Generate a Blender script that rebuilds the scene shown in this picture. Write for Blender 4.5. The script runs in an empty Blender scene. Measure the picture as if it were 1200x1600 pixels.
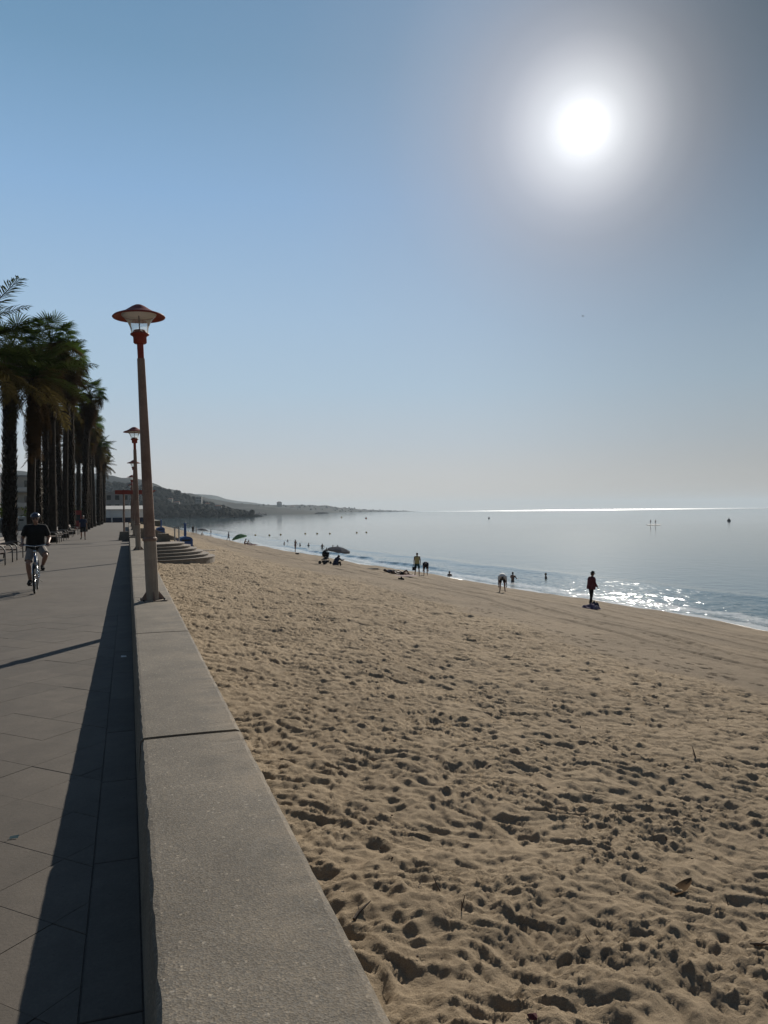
import bpy, math, random
import numpy as np
from mathutils import Vector, Matrix, Euler

random.seed(11)
RNG = np.random.default_rng(5)
sc = bpy.context.scene
COL = sc.collection
R = math.radians

# ------------------------------------------------------------------ camera
EYE = Vector((0.0, 0.0, 1.75))
YAW = R(18.4)
cam_data = bpy.data.cameras.new('camera')
cam = bpy.data.objects.new('camera', cam_data)
COL.objects.link(cam)
cam_data.sensor_fit = 'VERTICAL'
cam_data.sensor_height = 34.6
cam_data.lens = 26.0
cam_data.clip_start = 0.05
cam_data.clip_end = 60000.0
CAMROT = Matrix.Rotation(-YAW, 3, 'Z') @ Matrix.Rotation(R(90 - 0.07), 3, 'X') @ Matrix.Rotation(R(-0.62), 3, 'Z')
cam.matrix_world = Matrix.Translation(EYE) @ CAMROT.to_4x4()
sc.camera = cam

# ------------------------------------------------------------------ sky, sun, exposure
SUN_AZ = YAW + R(14.9)            # from +Y towards +X
SUN_EL = R(25.6)
SUN_DIR = Vector((math.sin(SUN_AZ) * math.cos(SUN_EL), math.cos(SUN_AZ) * math.cos(SUN_EL), math.sin(SUN_EL)))
sun_data = bpy.data.lights.new('sun', 'SUN')
sun_data.energy = 5.0
sun_data.angle = R(0.5)
sun_data.color = (1.0, 0.93, 0.82)
sun = bpy.data.objects.new('sun', sun_data)
COL.objects.link(sun)
sun.rotation_euler = SUN_DIR.to_track_quat('Z', 'Y').to_euler()

world = bpy.data.worlds.new('World')
sc.world = world
world.use_nodes = True


def build_world():
    nt = world.node_tree
    N, L = nt.nodes, nt.links
    bg = N['Background']

    def math_(op, a, b=None, c=None, clamp=False):
        n = N.new('ShaderNodeMath'); n.operation = op; n.use_clamp = clamp
        for i, v in enumerate((a, b, c)):
            if v is None: continue
            if isinstance(v, (int, float)): n.inputs[i].default_value = v
            else: L.new(v, n.inputs[i])
        return n.outputs[0]

    def dot(v, d):
        n = N.new('ShaderNodeVectorMath'); n.operation = 'DOT_PRODUCT'
        L.new(v, n.inputs[0]); n.inputs[1].default_value = d
        return n.outputs['Value']

    def rampc(fac, stops):
        n = N.new('ShaderNodeValToRGB'); cr = n.color_ramp; cr.interpolation = 'EASE' if len(stops) < 3 else 'LINEAR'
        while len(cr.elements) < len(stops): cr.elements.new(0.5)
        for e, (p, c) in zip(cr.elements, stops):
            e.position = p; e.color = (*c, 1) if len(c) == 3 else c
        L.new(fac, n.inputs[0]); return n.outputs[0]

    def smooth(v, a, b):
        n = N.new('ShaderNodeMapRange'); n.interpolation_type = 'SMOOTHSTEP'
        L.new(v, n.inputs[0]); n.inputs[1].default_value = a; n.inputs[2].default_value = b
        return n.outputs[0]

    def mix(f, a, b, mode='MIX'):
        n = N.new('ShaderNodeMix'); n.data_type = 'RGBA'; n.blend_type = mode
        for sock, v in ((n.inputs[0], f), (n.inputs[6], a), (n.inputs[7], b)):
            if isinstance(v, (int, float)): sock.default_value = v
            elif isinstance(v, tuple): sock.default_value = (*v, 1)
            else: L.new(v, sock)
        return n.outputs[2]

    tc = N.new('ShaderNodeTexCoord').outputs['Generated']
    nrm = N.new('ShaderNodeVectorMath'); nrm.operation = 'NORMALIZE'; L.new(tc, nrm.inputs[0]); d = nrm.outputs[0]
    sky = N.new('ShaderNodeTexSky'); sky.sky_type = 'NISHITA'; sky.sun_disc = False
    sky.sun_elevation = SUN_EL; sky.sun_rotation = SUN_AZ
    sky.air_density = 1.0; sky.dust_density = 0.3; sky.ozone_density = 1.5
    nis = mix(1.0, sky.outputs[0], (0.05, 0.05, 0.05), 'MULTIPLY')
    z = dot(d, (0, 0, 1))
    el = math_('MULTIPLY', math_('ARCSINE', z), 180 / math.pi)
    th = math_('MULTIPLY', math_('ARCCOSINE', math_('MINIMUM', dot(d, tuple(SUN_DIR)), 1.0)), 180 / math.pi)
    # clear morning sky with sea haze towards the sun: pale warm grey at the horizon, blue higher up
    e01 = math_('DIVIDE', el, 90.0, clamp=True)
    base = rampc(e01, [(0.0, (0.66, 0.60, 0.53)), (1.5 / 90, (0.60, 0.575, 0.54)), (5 / 90, (0.495, 0.565, 0.625)), (9 / 90, (0.415, 0.555, 0.685)),
                       (14 / 90, (0.36, 0.52, 0.70)), (22 / 90, (0.255, 0.43, 0.665)), (30 / 90, (0.165, 0.314, 0.49)), (35 / 90, (0.135, 0.27, 0.44)),
                       (46 / 90, (0.085, 0.17, 0.31)), (60 / 90, (0.045, 0.09, 0.18)), (1.0, (0.02, 0.045, 0.10))])
    # forward-scattered sunlight: neutral veil and aureole round the sun
    t01 = math_('DIVIDE', th, 60.0, clamp=True)
    veil = rampc(t01, [(0.0, (0.95,) * 3), (4 / 60, (0.9,) * 3), (7 / 60, (0.75,) * 3), (10 / 60, (0.52,) * 3), (14 / 60, (0.28,) * 3), (20 / 60, (0.12,) * 3), (28 / 60, (0.04,) * 3), (38 / 60, (0.0,) * 3)])
    hi = smooth(el, 3.0, 14.0)
    grey = mix(hi, (0.47, 0.46, 0.44), (0.38, 0.405, 0.48))
    c = mix(veil, base, grey)
    # the sky right of the sun is deeper than on the land side
    az = math_('MULTIPLY', math_('ARCTAN2', dot(d, (math.cos(YAW), -math.sin(YAW), 0)), dot(d, (math.sin(YAW), math.cos(YAW), 0))), 180 / math.pi)
    dk = math_('MULTIPLY', smooth(az, 4.0, 30.0), math_('ADD', math_('MULTIPLY', smooth(el, 8.0, 32.0), 0.35), 0.27))
    mm = math_('SUBTRACT', 1.0, dk)
    comb = N.new('ShaderNodeCombineXYZ')
    for i, pw in enumerate((0.98, 1.0, 1.06)): L.new(math_('POWER', mm, pw), comb.inputs[i])
    c = mix(1.0, c, comb.outputs[0], 'MULTIPLY')
    g01 = math_('DIVIDE', th, 20.0, clamp=True)
    glow = rampc(g01, [(0.0, (1,) * 3), (1.1 / 20, (0.9, 0.9, 0.9)), (1.7 / 20, (0.68, 0.68, 0.67)), (2.7 / 20, (0.45, 0.45, 0.44)), (4.2 / 20, (0.255, 0.25, 0.245)),
                       (5.5 / 20, (0.125, 0.12, 0.115)), (7.0 / 20, (0.055, 0.05, 0.045)), (9.0 / 20, (0.022, 0.02, 0.018)), (13 / 20, (0, 0, 0))])
    core = math_('MULTIPLY', math_('SUBTRACT', 1.0, smooth(th, 0.2, 1.35)), 6.0)
    cc = N.new('ShaderNodeCombineXYZ')
    for i in range(3): L.new(core, cc.inputs[i])
    c = mix(1.0, c, glow, 'ADD')
    c = mix(1.0, c, cc.outputs[0], 'ADD')
    wn = N.new('ShaderNodeMath'); wn.operation = 'SUBTRACT'; wn.inputs[0].default_value = 1.0
    ss = smooth(th, 48.0, 82.0); L.new(ss, wn.inputs[1])
    out = mix(wn.outputs[0], nis, c)
    L.new(out, bg.inputs[0])
    bg.inputs[1].default_value = 1.0


build_world()
sc.view_settings.view_transform = 'Standard'
sc.view_settings.look = 'None'
sc.view_settings.exposure = 0.0
sc.view_settings.gamma = 1.0
sc.view_settings.use_curve_mapping = False
sc.render.engine = 'CYCLES'
sc.cycles.max_bounces = 6
sc.cycles.transparent_max_bounces = 12
sc.cycles.volume_bounces = 0
sc.cycles.sample_clamp_indirect = 6.0
sc.cycles.use_denoising = True

F = 1600 * 26.0 / 34.6


def ray(px, py):
    return (CAMROT @ Vector(((px - 600) / F, (800 - py) / F, -1.0)))


def at_z(px, py, z):
    r = ray(px, py)
    t = (z - EYE.z) / r.z
    return EYE + r * t


def at_depth(px, py, depth):
    return EYE + ray(px, py) * depth


# ------------------------------------------------------------------ object helpers
def link(name, data, parent=None, mats=None):
    o = bpy.data.objects.new(name, data)
    COL.objects.link(o)
    if parent is not None: o.parent = parent
    return o


def tag(o, label=None, cat=None, group=None, kind=None):
    if label: o['label'] = label
    if cat: o['category'] = cat
    if group: o['group'] = group
    if kind: o['kind'] = kind
    return o


def thing(name, label, cat, loc=(0, 0, 0), rotz=0.0, group=None):
    o = bpy.data.objects.new(name, None)
    COL.objects.link(o)
    o.empty_display_size = 0.2
    o.location = loc
    o.rotation_euler = (0, 0, rotz)
    return tag(o, label, cat, group)


def kids(o):
    return [c for c in COL.objects if c.parent == o]


CHILDREN = {}


def dup(root, loc, rotz=None, label=None, scale=None):
    def cp(o, parent):
        c = o.copy()
        COL.objects.link(c)
        if parent is not None: c.parent = parent
        for ch in CHILDREN.get(o.name, []): cp(ch, c)
        return c
    r = cp(root, None)
    r.location = loc
    if rotz is not None: r.rotation_euler = (0, 0, rotz)
    if scale: r.scale = (scale,) * 3
    if label: r['label'] = label
    return r


class MB:
    """collects shapes, builds them as one mesh object"""

    def __init__(s):
        s.v = []; s.f = []

    def add(s, v, f):
        k = len(s.v)
        s.v.extend([tuple(p) for p in v])
        s.f.extend([tuple(i + k for i in q) for q in f])
        return s

    def box(s, c, size, rot=None, taper=1.0):
        x, y, z = (q / 2 for q in size)
        pts = []
        for sz, t in ((-1, 1.0), (1, taper)):
            for sx, sy in ((-1, -1), (1, -1), (1, 1), (-1, 1)):
                pts.append(Vector((sx * x * t, sy * y * t, sz * z)))
        if rot is not None:
            M = rot if isinstance(rot, Matrix) else Euler(rot).to_matrix()
            pts = [M @ p for p in pts]
        c = Vector(c)
        s.add([p + c for p in pts], [(3, 2, 1, 0), (4, 5, 6, 7), (0, 1, 5, 4), (1, 2, 6, 5), (2, 3, 7, 6), (3, 0, 4, 7)])
        return s

    def tube(s, pts, radii, seg=8, caps=True, flat=(1.0, 1.0), side=None):
        pts = [Vector(p) for p in pts]
        n = len(pts)
        if isinstance(radii, (int, float)): radii = [radii] * n
        rings = []
        prev = None
        for i, p in enumerate(pts):
            t = (pts[min(i + 1, n - 1)] - pts[max(i - 1, 0)])
            t = t.normalized() if t.length > 1e-9 else Vector((0, 0, 1))
            if side is not None: a = Vector(side)
            elif prev is not None: a = prev
            else: a = Vector((1, 0, 0)) if abs(t.x) < 0.8 else Vector((0, 1, 0))
            a = a - t * a.dot(t)
            if a.length < 1e-6: a = Vector((0, 1, 0)) - t * t.y
            a.normalize()
            b = t.cross(a)
            prev = a
            r = radii[i]
            rx, ry = (r if isinstance(r, tuple) else (r * flat[0], r * flat[1]))
            rings.append([p + a * (rx * math.cos(2 * math.pi * k / seg)) + b * (ry * math.sin(2 * math.pi * k / seg)) for k in range(seg)])
        v = [q for r in rings for q in r]
        f = []
        for i in range(n - 1):
            for k in range(seg):
                k2 = (k + 1) % seg
                f.append((i * seg + k, i * seg + k2, (i + 1) * seg + k2, (i + 1) * seg + k))
        if caps:
            f.append(tuple(range(seg - 1, -1, -1)))
            f.append(tuple((n - 1) * seg + k for k in range(seg)))
        return s.add(v, f)

    def capsule(s, p0, r0, p1, r1, seg=12, side=None):
        p0, p1 = Vector(p0), Vector(p1)
        d = (p1 - p0); L = d.length; d = d.normalized() if L > 1e-6 else Vector((0, 0, 1))
        m = lambda r: r if isinstance(r, tuple) else (r, r)
        a, b = m(r0), m(r1)
        pts, rad = [], []
        for t in (0.06, 0.35, 0.7, 1.0):
            cphi = math.sqrt(max(0, 1 - (1 - t) ** 2))
            pts.append(p0 - d * min(a) * (1 - t)); rad.append((a[0] * cphi, a[1] * cphi))
        for t in (1.0, 0.7, 0.35, 0.06):
            cphi = math.sqrt(max(0, 1 - (1 - t) ** 2))
            pts.append(p1 + d * min(b) * (1 - t)); rad.append((b[0] * cphi, b[1] * cphi))
        return s.tube(pts, rad, seg, True, side=side)

    def ellipsoid(s, c, rad, rot=None, nu=14, nv=10, lo=-90, hi=90):
        c = Vector(c)
        M = None if rot is None else (rot if isinstance(rot, Matrix) else Euler(rot).to_matrix())
        v, f = [], []
        for j in range(nv + 1):
            ph = R(lo + (hi - lo) * j / nv)
            for i in range(nu):
                th = 2 * math.pi * i / nu
                p = Vector((rad[0] * math.cos(ph) * math.cos(th), rad[1] * math.cos(ph) * math.sin(th), rad[2] * math.sin(ph)))
                v.append(c + (M @ p if M else p))
        for j in range(nv):
            for i in range(nu):
                i2 = (i + 1) % nu
                f.append((j * nu + i, j * nu + i2, (j + 1) * nu + i2, (j + 1) * nu + i))
        f.append(tuple(range(nu - 1, -1, -1)))
        f.append(tuple(nv * nu + k for k in range(nu)))
        return s.add(v, f)

    def lathe(s, prof, seg=24, c=(0, 0, 0), caps=False):
        c = Vector(c)
        v, f = [], []
        for r, z in prof:
            for k in range(seg):
                a = 2 * math.pi * k / seg
                v.append(c + Vector((r * math.cos(a), r * math.sin(a), z)))
        for j in range(len(prof) - 1):
            for k in range(seg):
                k2 = (k + 1) % seg
                f.append((j * seg + k, j * seg + k2, (j + 1) * seg + k2, (j + 1) * seg + k))
        if caps:
            f.append(tuple(range(seg - 1, -1, -1)))
            f.append(tuple((len(prof) - 1) * seg + k for k in range(seg)))
        return s.add(v, f)

    def prism(s, poly, z0, z1, bevel=0.0):
        n = len(poly)
        cx = sum(p[0] for p in poly) / n; cy = sum(p[1] for p in poly) / n
        rings = [[(x, y, z0) for x, y in poly]]
        if bevel:
            rings.append([(x, y, z1 - bevel) for x, y in poly])
            ins = []
            for x, y in poly:
                dx, dy = cx - x, cy - y
                l = math.hypot(dx, dy) or 1
                ins.append((x + dx / l * bevel * 1.3, y + dy / l * bevel * 1.3, z1))
            rings.append(ins)
        else:
            rings.append([(x, y, z1) for x, y in poly])
        v = [p for r in rings for p in r]
        f = []
        for j in range(len(rings) - 1):
            for k in range(n):
                k2 = (k + 1) % n
                f.append((j * n + k, j * n + k2, (j + 1) * n + k2, (j + 1) * n + k))
        f.append(tuple(range(n - 1, -1, -1)))
        f.append(tuple((len(rings) - 1) * n + k for k in range(n)))
        return s.add(v, f)

    def mesh(s, name, mat, smooth=False):
        me = bpy.data.meshes.new(name)
        me.from_pydata(s.v, [], s.f)
        if smooth:
            me.shade_smooth() if hasattr(me, 'shade_smooth') else None
        if mat is not None: me.materials.append(mat)
        me.update()
        return me

    def build(s, name, mat, parent=None, smooth=False, loc=None):
        o = link(name, s.mesh(name, mat, smooth), parent)
        if loc is not None: o.location = loc
        if parent is not None: CHILDREN.setdefault(parent.name, []).append(o)
        return o


def child(name, me, parent, matrix=None):
    o = link(name, me, parent)
    CHILDREN.setdefault(parent.name, []).append(o)
    if matrix is not None: o.matrix_local = matrix
    return o


# ------------------------------------------------------------------ noise in numpy
def value_noise(x, y, seed=0):
    xi = np.floor(x).astype(np.int64); yi = np.floor(y).astype(np.int64)
    xf = x - xi; yf = y - yi
    u = xf * xf * xf * (xf * (xf * 6 - 15) + 10); v = yf * yf * yf * (yf * (yf * 6 - 15) + 10)

    def g(ix, iy):
        h = (ix * 374761393 + iy * 668265263 + seed * 982451653) & 0x7fffffff
        h = ((h ^ (h >> 13)) * 1274126177) & 0x7fffffff
        a = (h & 0xffff) / 65535.0 * 2 * np.pi
        return np.cos(a), np.sin(a)

    def d(ix, iy, fx, fy):
        gx, gy = g(ix, iy)
        return gx * fx + gy * fy
    a = d(xi, yi, xf, yf); b = d(xi + 1, yi, xf - 1, yf)
    c = d(xi, yi + 1, xf, yf - 1); e = d(xi + 1, yi + 1, xf - 1, yf - 1)
    return ((a * (1 - u) + b * u) * (1 - v) + (c * (1 - u) + e * u) * v) * 1.5


def fbm(x, y, oct=4, seed=0, gain=0.5):
    r = 0; a = 1.0
    for i in range(oct):
        r = r + a * value_noise(x * 2 ** i + 17.3 * i, y * 2 ** i - 9.1 * i, seed + i)
        a *= gain
    return r


def sstep(x, a, b):
    t = np.clip((x - a) / (b - a), 0, 1)
    return t * t * (3 - 2 * t)


def grid_mesh(name, X, Y, Z, mat, attrs=None, smooth=True):
    """X, Y, Z: arrays of shape (rows, cols)"""
    r, c = X.shape
    me = bpy.data.meshes.new(name)
    nv = r * c; nq = (r - 1) * (c - 1)
    me.vertices.add(nv)
    co = np.empty((nv, 3), np.float32)
    co[:, 0] = X.ravel(); co[:, 1] = Y.ravel(); co[:, 2] = Z.ravel()
    me.vertices.foreach_set('co', co.ravel())
    idx = np.arange(nv, dtype=np.int32).reshape(r, c)
    q = np.stack([idx[:-1, :-1], idx[:-1, 1:], idx[1:, 1:], idx[1:, :-1]], -1).reshape(-1, 4)
    me.loops.add(nq * 4)
    me.polygons.add(nq)
    me.loops.foreach_set('vertex_index', q.ravel().astype(np.int32))
    me.polygons.foreach_set('loop_start', np.arange(0, nq * 4, 4, dtype=np.int32))
    me.polygons.foreach_set('use_smooth', np.full(nq, smooth))
    me.update(calc_edges=True)
    for k, a in (attrs or {}).items():
        at = me.attributes.new(k, 'FLOAT', 'POINT')
        at.data.foreach_set('value', a.ravel().astype(np.float32))
    me.materials.append(mat)
    return me


# ------------------------------------------------------------------ materials
def new_mat(name):
    m = bpy.data.materials.new(name)
    m.use_nodes = True
    nt = m.node_tree
    return m, nt, nt.nodes, nt.links, nt.nodes['Principled BSDF']


def mat(name, col, rough=0.6, var=0.15, scale=6.0, bump=0.0, bscale=None, metal=0.0, spec=0.5, perobj=0.0, fine=0.0, fscale=80.0, tint=None):
    """principled with noise-driven colour variation, optional fine speckle, per-object variation and bump"""
    m, nt, N, L, p = new_mat(name)
    p.inputs['Roughness'].default_value = rough
    p.inputs['Metallic'].default_value = metal
    p.inputs['Specular IOR Level'].default_value = spec
    tc = N.new('ShaderNodeTexCoord')
    n = N.new('ShaderNodeTexNoise'); n.inputs['Scale'].default_value = scale; n.inputs['Detail'].default_value = 6
    n.inputs['Roughness'].default_value = 0.6
    L.new(tc.outputs['Object'], n.inputs['Vector'])
    r = N.new('ShaderNodeMapRange'); r.inputs[1].default_value = 0.3; r.inputs[2].default_value = 0.7
    r.inputs[3].default_value = 1 - var; r.inputs[4].default_value = 1 + var
    L.new(n.outputs['Fac'], r.inputs[0])
    fac = r.outputs[0]

    def mul(a, b):
        q = N.new('ShaderNodeMath'); q.operation = 'MULTIPLY'; L.new(a, q.inputs[0]); L.new(b, q.inputs[1]); return q.outputs[0]
    if fine:
        n2 = N.new('ShaderNodeTexNoise'); n2.inputs['Scale'].default_value = fscale; n2.inputs['Detail'].default_value = 3
        L.new(tc.outputs['Object'], n2.inputs['Vector'])
        r2 = N.new('ShaderNodeMapRange'); r2.inputs[1].default_value = 0.3; r2.inputs[2].default_value = 0.7
        r2.inputs[3].default_value = 1 - fine; r2.inputs[4].default_value = 1 + fine
        L.new(n2.outputs['Fac'], r2.inputs[0]); fac = mul(fac, r2.outputs[0])
    if perobj:
        oi = N.new('ShaderNodeObjectInfo')
        r3 = N.new('ShaderNodeMapRange'); r3.inputs[3].default_value = 1 - perobj; r3.inputs[4].default_value = 1 + perobj
        L.new(oi.outputs['Random'], r3.inputs[0]); fac = mul(fac, r3.outputs[0])
    cm = N.new('ShaderNodeMix'); cm.data_type = 'RGBA'; cm.blend_type = 'MULTIPLY'; cm.inputs[0].default_value = 1
    cm.inputs[6].default_value = (*col, 1)
    cx = N.new('ShaderNodeCombineXYZ')
    for i in range(3): L.new(fac, cx.inputs[i])
    L.new(cx.outputs[0], cm.inputs[7])
    outc = cm.outputs[2]
    if tint:
        n3 = N.new('ShaderNodeTexNoise'); n3.inputs['Scale'].default_value = scale * 0.6; n3.inputs['Detail'].default_value = 5
        L.new(tc.outputs['Object'], n3.inputs['Vector'])
        r4 = N.new('ShaderNodeMapRange'); r4.inputs[1].default_value = 0.5; r4.inputs[2].default_value = 0.68; r4.inputs[4].default_value = 0.7
        L.new(n3.outputs['Fac'], r4.inputs[0])
        t = N.new('ShaderNodeMix'); t.data_type = 'RGBA'; L.new(r4.outputs[0], t.inputs[0]); L.new(outc, t.inputs[6]); t.inputs[7].default_value = (*tint, 1)
        outc = t.outputs[2]
    L.new(outc, p.inputs['Base Color'])
    if bump:
        nb = N.new('ShaderNodeTexNoise'); nb.inputs['Scale'].default_value = bscale or scale * 4; nb.inputs['Detail'].default_value = 5
        L.new(tc.outputs['Object'], nb.inputs['Vector'])
        b = N.new('ShaderNodeBump'); b.inputs['Strength'].default_value = 0.8; b.inputs['Distance'].default_value = bump
        L.new(nb.outputs['Fac'], b.inputs['Height']); L.new(b.outputs[0], p.inputs['Normal'])
    return m


def leaf_mat(name, col, trans, var=0.35, scale=1.5):
    m, nt, N, L, p = new_mat(name)
    p.inputs['Roughness'].default_value = 0.65
    p.inputs['Specular IOR Level'].default_value = 0.0
    tc = N.new('ShaderNodeTexCoord')
    n = N.new('ShaderNodeTexNoise'); n.inputs['Scale'].default_value = scale; n.inputs['Detail'].default_value = 3
    L.new(tc.outputs['Object'], n.inputs['Vector'])
    oi = N.new('ShaderNodeObjectInfo')
    ad = N.new('ShaderNodeMath'); ad.operation = 'ADD'; L.new(n.outputs['Fac'], ad.inputs[0]); L.new(oi.outputs['Random'], ad.inputs[1])
    r = N.new('ShaderNodeMapRange'); r.inputs[1].default_value = 0.3; r.inputs[2].default_value = 1.7
    r.inputs[3].default_value = 1 - var; r.inputs[4].default_value = 1 + var; L.new(ad.outputs[0], r.inputs[0])
    cx = N.new('ShaderNodeCombineXYZ')
    for i in range(3): L.new(r.outputs[0], cx.inputs[i])
    outs = []
    for c in (col, trans):
        cm = N.new('ShaderNodeMix'); cm.data_type = 'RGBA'; cm.blend_type = 'MULTIPLY'; cm.inputs[0].default_value = 1
        cm.inputs[6].default_value = (*c, 1); L.new(cx.outputs[0], cm.inputs[7]); outs.append(cm.outputs[2])
    L.new(outs[0], p.inputs['Base Color'])
    t = N.new('ShaderNodeBsdfTranslucent'); L.new(outs[1], t.inputs[0])
    ms = N.new('ShaderNodeMixShader'); ms.inputs[0].default_value = 0.4
    L.new(p.outputs[0], ms.inputs[1]); L.new(t.outputs[0], ms.inputs[2])
    L.new(ms.outputs[0], N['Material Output'].inputs[0])
    return m


def sand_mat():
    m, nt, N, L, p = new_mat('beach_sand')
    geo = N.new('ShaderNodeNewGeometry')
    tc = N.new('ShaderNodeTexCoord')

    def noise(scale, det, rough=0.6):
        n = N.new('ShaderNodeTexNoise'); n.inputs['Scale'].default_value = scale; n.inputs['Detail'].default_value = det; n.inputs['Roughness'].default_value = rough
        L.new(tc.outputs['Object'], n.inputs['Vector']); return n.outputs['Fac']
    big = noise(0.35, 4); grain = noise(140, 3, 0.8); mid = noise(7, 6, 0.65)

    def ramp(f, a, b, lo, hi):
        r = N.new('ShaderNodeMapRange'); r.inputs[1].default_value = a; r.inputs[2].default_value = b; r.inputs[3].default_value = lo; r.inputs[4].default_value = hi
        L.new(f, r.inputs[0]); return r.outputs[0]

    def mul(a, b):
        q = N.new('ShaderNodeMath'); q.operation = 'MULTIPLY'; L.new(a, q.inputs[0]); L.new(b, q.inputs[1]); return q.outputs[0]
    f = mul(mul(ramp(big, 0.3, 0.7, 0.9, 1.1), ramp(grain, 0.25, 0.75, 0.62, 1.36)), ramp(mid, 0.3, 0.7, 0.9, 1.1))
    cx = N.new('ShaderNodeCombineXYZ')
    for i in range(3): L.new(f, cx.inputs[i])
    cm = N.new('ShaderNodeMix'); cm.data_type = 'RGBA'; cm.blend_type = 'MULTIPLY'; cm.inputs[0].default_value = 1
    cm.inputs[6].default_value = (*SAND, 1); L.new(cx.outputs[0], cm.inputs[7])
    # the firmer, slightly moist strip towards the sea is a darker tone of the same sand
    dmp = N.new('ShaderNodeAttribute'); dmp.attribute_name = 'damp'
    dm = N.new('ShaderNodeMix'); dm.data_type = 'RGBA'; L.new(dmp.outputs['Fac'], dm.inputs[0]); L.new(cm.outputs[2], dm.inputs[6])
    dc = N.new('ShaderNodeMix'); dc.data_type = 'RGBA'; dc.blend_type = 'MULTIPLY'; dc.inputs[0].default_value = 1; L.new(cm.outputs[2], dc.inputs[6]); dc.inputs[7].default_value = (0.66, 0.67, 0.70, 1)
    L.new(dc.outputs[2], dm.inputs[7])
    wet = N.new('ShaderNodeAttribute'); wet.attribute_name = 'wet'
    w = N.new('ShaderNodeMix'); w.data_type = 'RGBA'; L.new(wet.outputs['Fac'], w.inputs[0]); L.new(dm.outputs[2], w.inputs[6])
    w.inputs[7].default_value = (SAND[0] * 0.32, SAND[1] * 0.32, SAND[2] * 0.33, 1)
    L.new(w.outputs[2], p.inputs['Base Color'])
    L.new(ramp(wet.outputs['Fac'], 0, 1, 0.95, 0.42), p.inputs['Roughness'])
    L.new(ramp(wet.outputs['Fac'], 0, 1, 0.08, 0.4), p.inputs['Specular IOR Level'])
    # grain and small crumbs
    b1 = N.new('ShaderNodeBump'); b1.inputs['Strength'].default_value = 0.7; b1.inputs['Distance'].default_value = 0.004
    L.new(grain, b1.inputs['Height'])
    b2 = N.new('ShaderNodeBump'); b2.inputs['Strength'].default_value = 0.8; b2.inputs['Distance'].default_value = 0.03
    L.new(noise(30, 7, 0.75), b2.inputs['Height']); L.new(b1.outputs[0], b2.inputs['Normal'])
    # churned relief where the mesh gets coarse (far away along the beach)
    rg = N.new('ShaderNodeAttribute'); rg.attribute_name = 'rough'
    b3 = N.new('ShaderNodeBump'); b3.inputs['Distance'].default_value = 0.09
    L.new(rg.outputs['Fac'], b3.inputs['Strength'])
    L.new(noise(2.6, 3, 0.55), b3.inputs['Height']); L.new(b2.outputs[0], b3.inputs['Normal'])
    L.new(b3.outputs[0], p.inputs['Normal'])
    return m


def sea_mat():
    m, nt, N, L, p = new_mat('sea_water')
    p.inputs['IOR'].default_value = 1.33
    geo = N.new('ShaderNodeNewGeometry')
    ln = N.new('ShaderNodeVectorMath'); ln.operation = 'LENGTH'; L.new(geo.outputs['Position'], ln.inputs[0])
    dist = ln.outputs['Value']

    def rng(v, a, b, lo, hi):
        r = N.new('ShaderNodeMapRange'); r.inputs[1].default_value = a; r.inputs[2].default_value = b; r.inputs[3].default_value = lo; r.inputs[4].default_value = hi
        L.new(v, r.inputs[0]); return r.outputs[0]
    mp = N.new('ShaderNodeMapping'); mp.inputs['Rotation'].default_value = (0, 0, R(20)); mp.inputs['Scale'].default_value = (1.0, 0.45, 1)
    L.new(geo.outputs['Position'], mp.inputs['Vector'])

    def noise(scale, det):
        n = N.new('ShaderNodeTexNoise'); n.inputs['Scale'].default_value = scale; n.inputs['Detail'].default_value = det
        L.new(mp.outputs[0], n.inputs['Vector']); return n.outputs['Fac']
    # breeze patches: calmer and ruffled lanes
    lane = noise(0.02, 3)
    b1 = N.new('ShaderNodeBump'); b1.inputs['Distance'].default_value = 0.16
    L.new(rng(lane, 0.35, 0.65, 0.05, 0.24), b1.inputs['Strength']); L.new(noise(0.55, 4), b1.inputs['Height'])
    b2 = N.new('ShaderNodeBump'); b2.inputs['Distance'].default_value = 0.045
    near = N.new('ShaderNodeAttribute'); near.attribute_name = 'chop'
    L.new(rng(near.outputs['Fac'], 0, 1, 0.10, 1.0), b2.inputs['Strength']); L.new(noise(4.2, 3), b2.inputs['Height']); L.new(b1.outputs[0], b2.inputs['Normal'])
    L.new(b2.outputs[0], p.inputs['Normal'])
    far = rng(dist, 2600, 3600, 0.0, 1.0)
    rmid = rng(dist, 70, 350, 0.10, 0.05)
    rsum = N.new('ShaderNodeMath'); rsum.operation = 'ADD'; L.new(rmid, rsum.inputs[0]); L.new(rng(far, 0, 1, 0.0, 0.24), rsum.inputs[1])
    L.new(rsum.outputs[0], p.inputs['Roughness'])
    foam = N.new('ShaderNodeAttribute'); foam.attribute_name = 'foam'
    fn = N.new('ShaderNodeTexNoise'); fn.inputs['Scale'].default_value = 3.0; fn.inputs['Detail'].default_value = 6; fn.inputs['Roughness'].default_value = 0.7
    L.new(geo.outputs['Position'], fn.inputs['Vector'])
    ad = N.new('ShaderNodeMath'); ad.operation = 'ADD'; L.new(foam.outputs['Fac'], ad.inputs[0]); L.new(fn.outputs['Fac'], ad.inputs[1])
    fm = rng(ad.outputs[0], 0.94, 1.18, 0, 0.9)
    shallow = N.new('ShaderNodeAttribute'); shallow.attribute_name = 'shallow'
    c1 = N.new('ShaderNodeMix'); c1.data_type = 'RGBA'; L.new(shallow.outputs['Fac'], c1.inputs[0])
    c1.inputs[6].default_value = (0.10, 0.17, 0.20, 1); c1.inputs[7].default_value = (0.13, 0.12, 0.09, 1)
    c2 = N.new('ShaderNodeMix'); c2.data_type = 'RGBA'; L.new(fm, c2.inputs[0]); L.new(c1.outputs[2], c2.inputs[6]); c2.inputs[7].default_value = (0.7, 0.7, 0.68, 1)
    L.new(c2.outputs[2], p.inputs['Base Color'])
    return m


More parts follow.
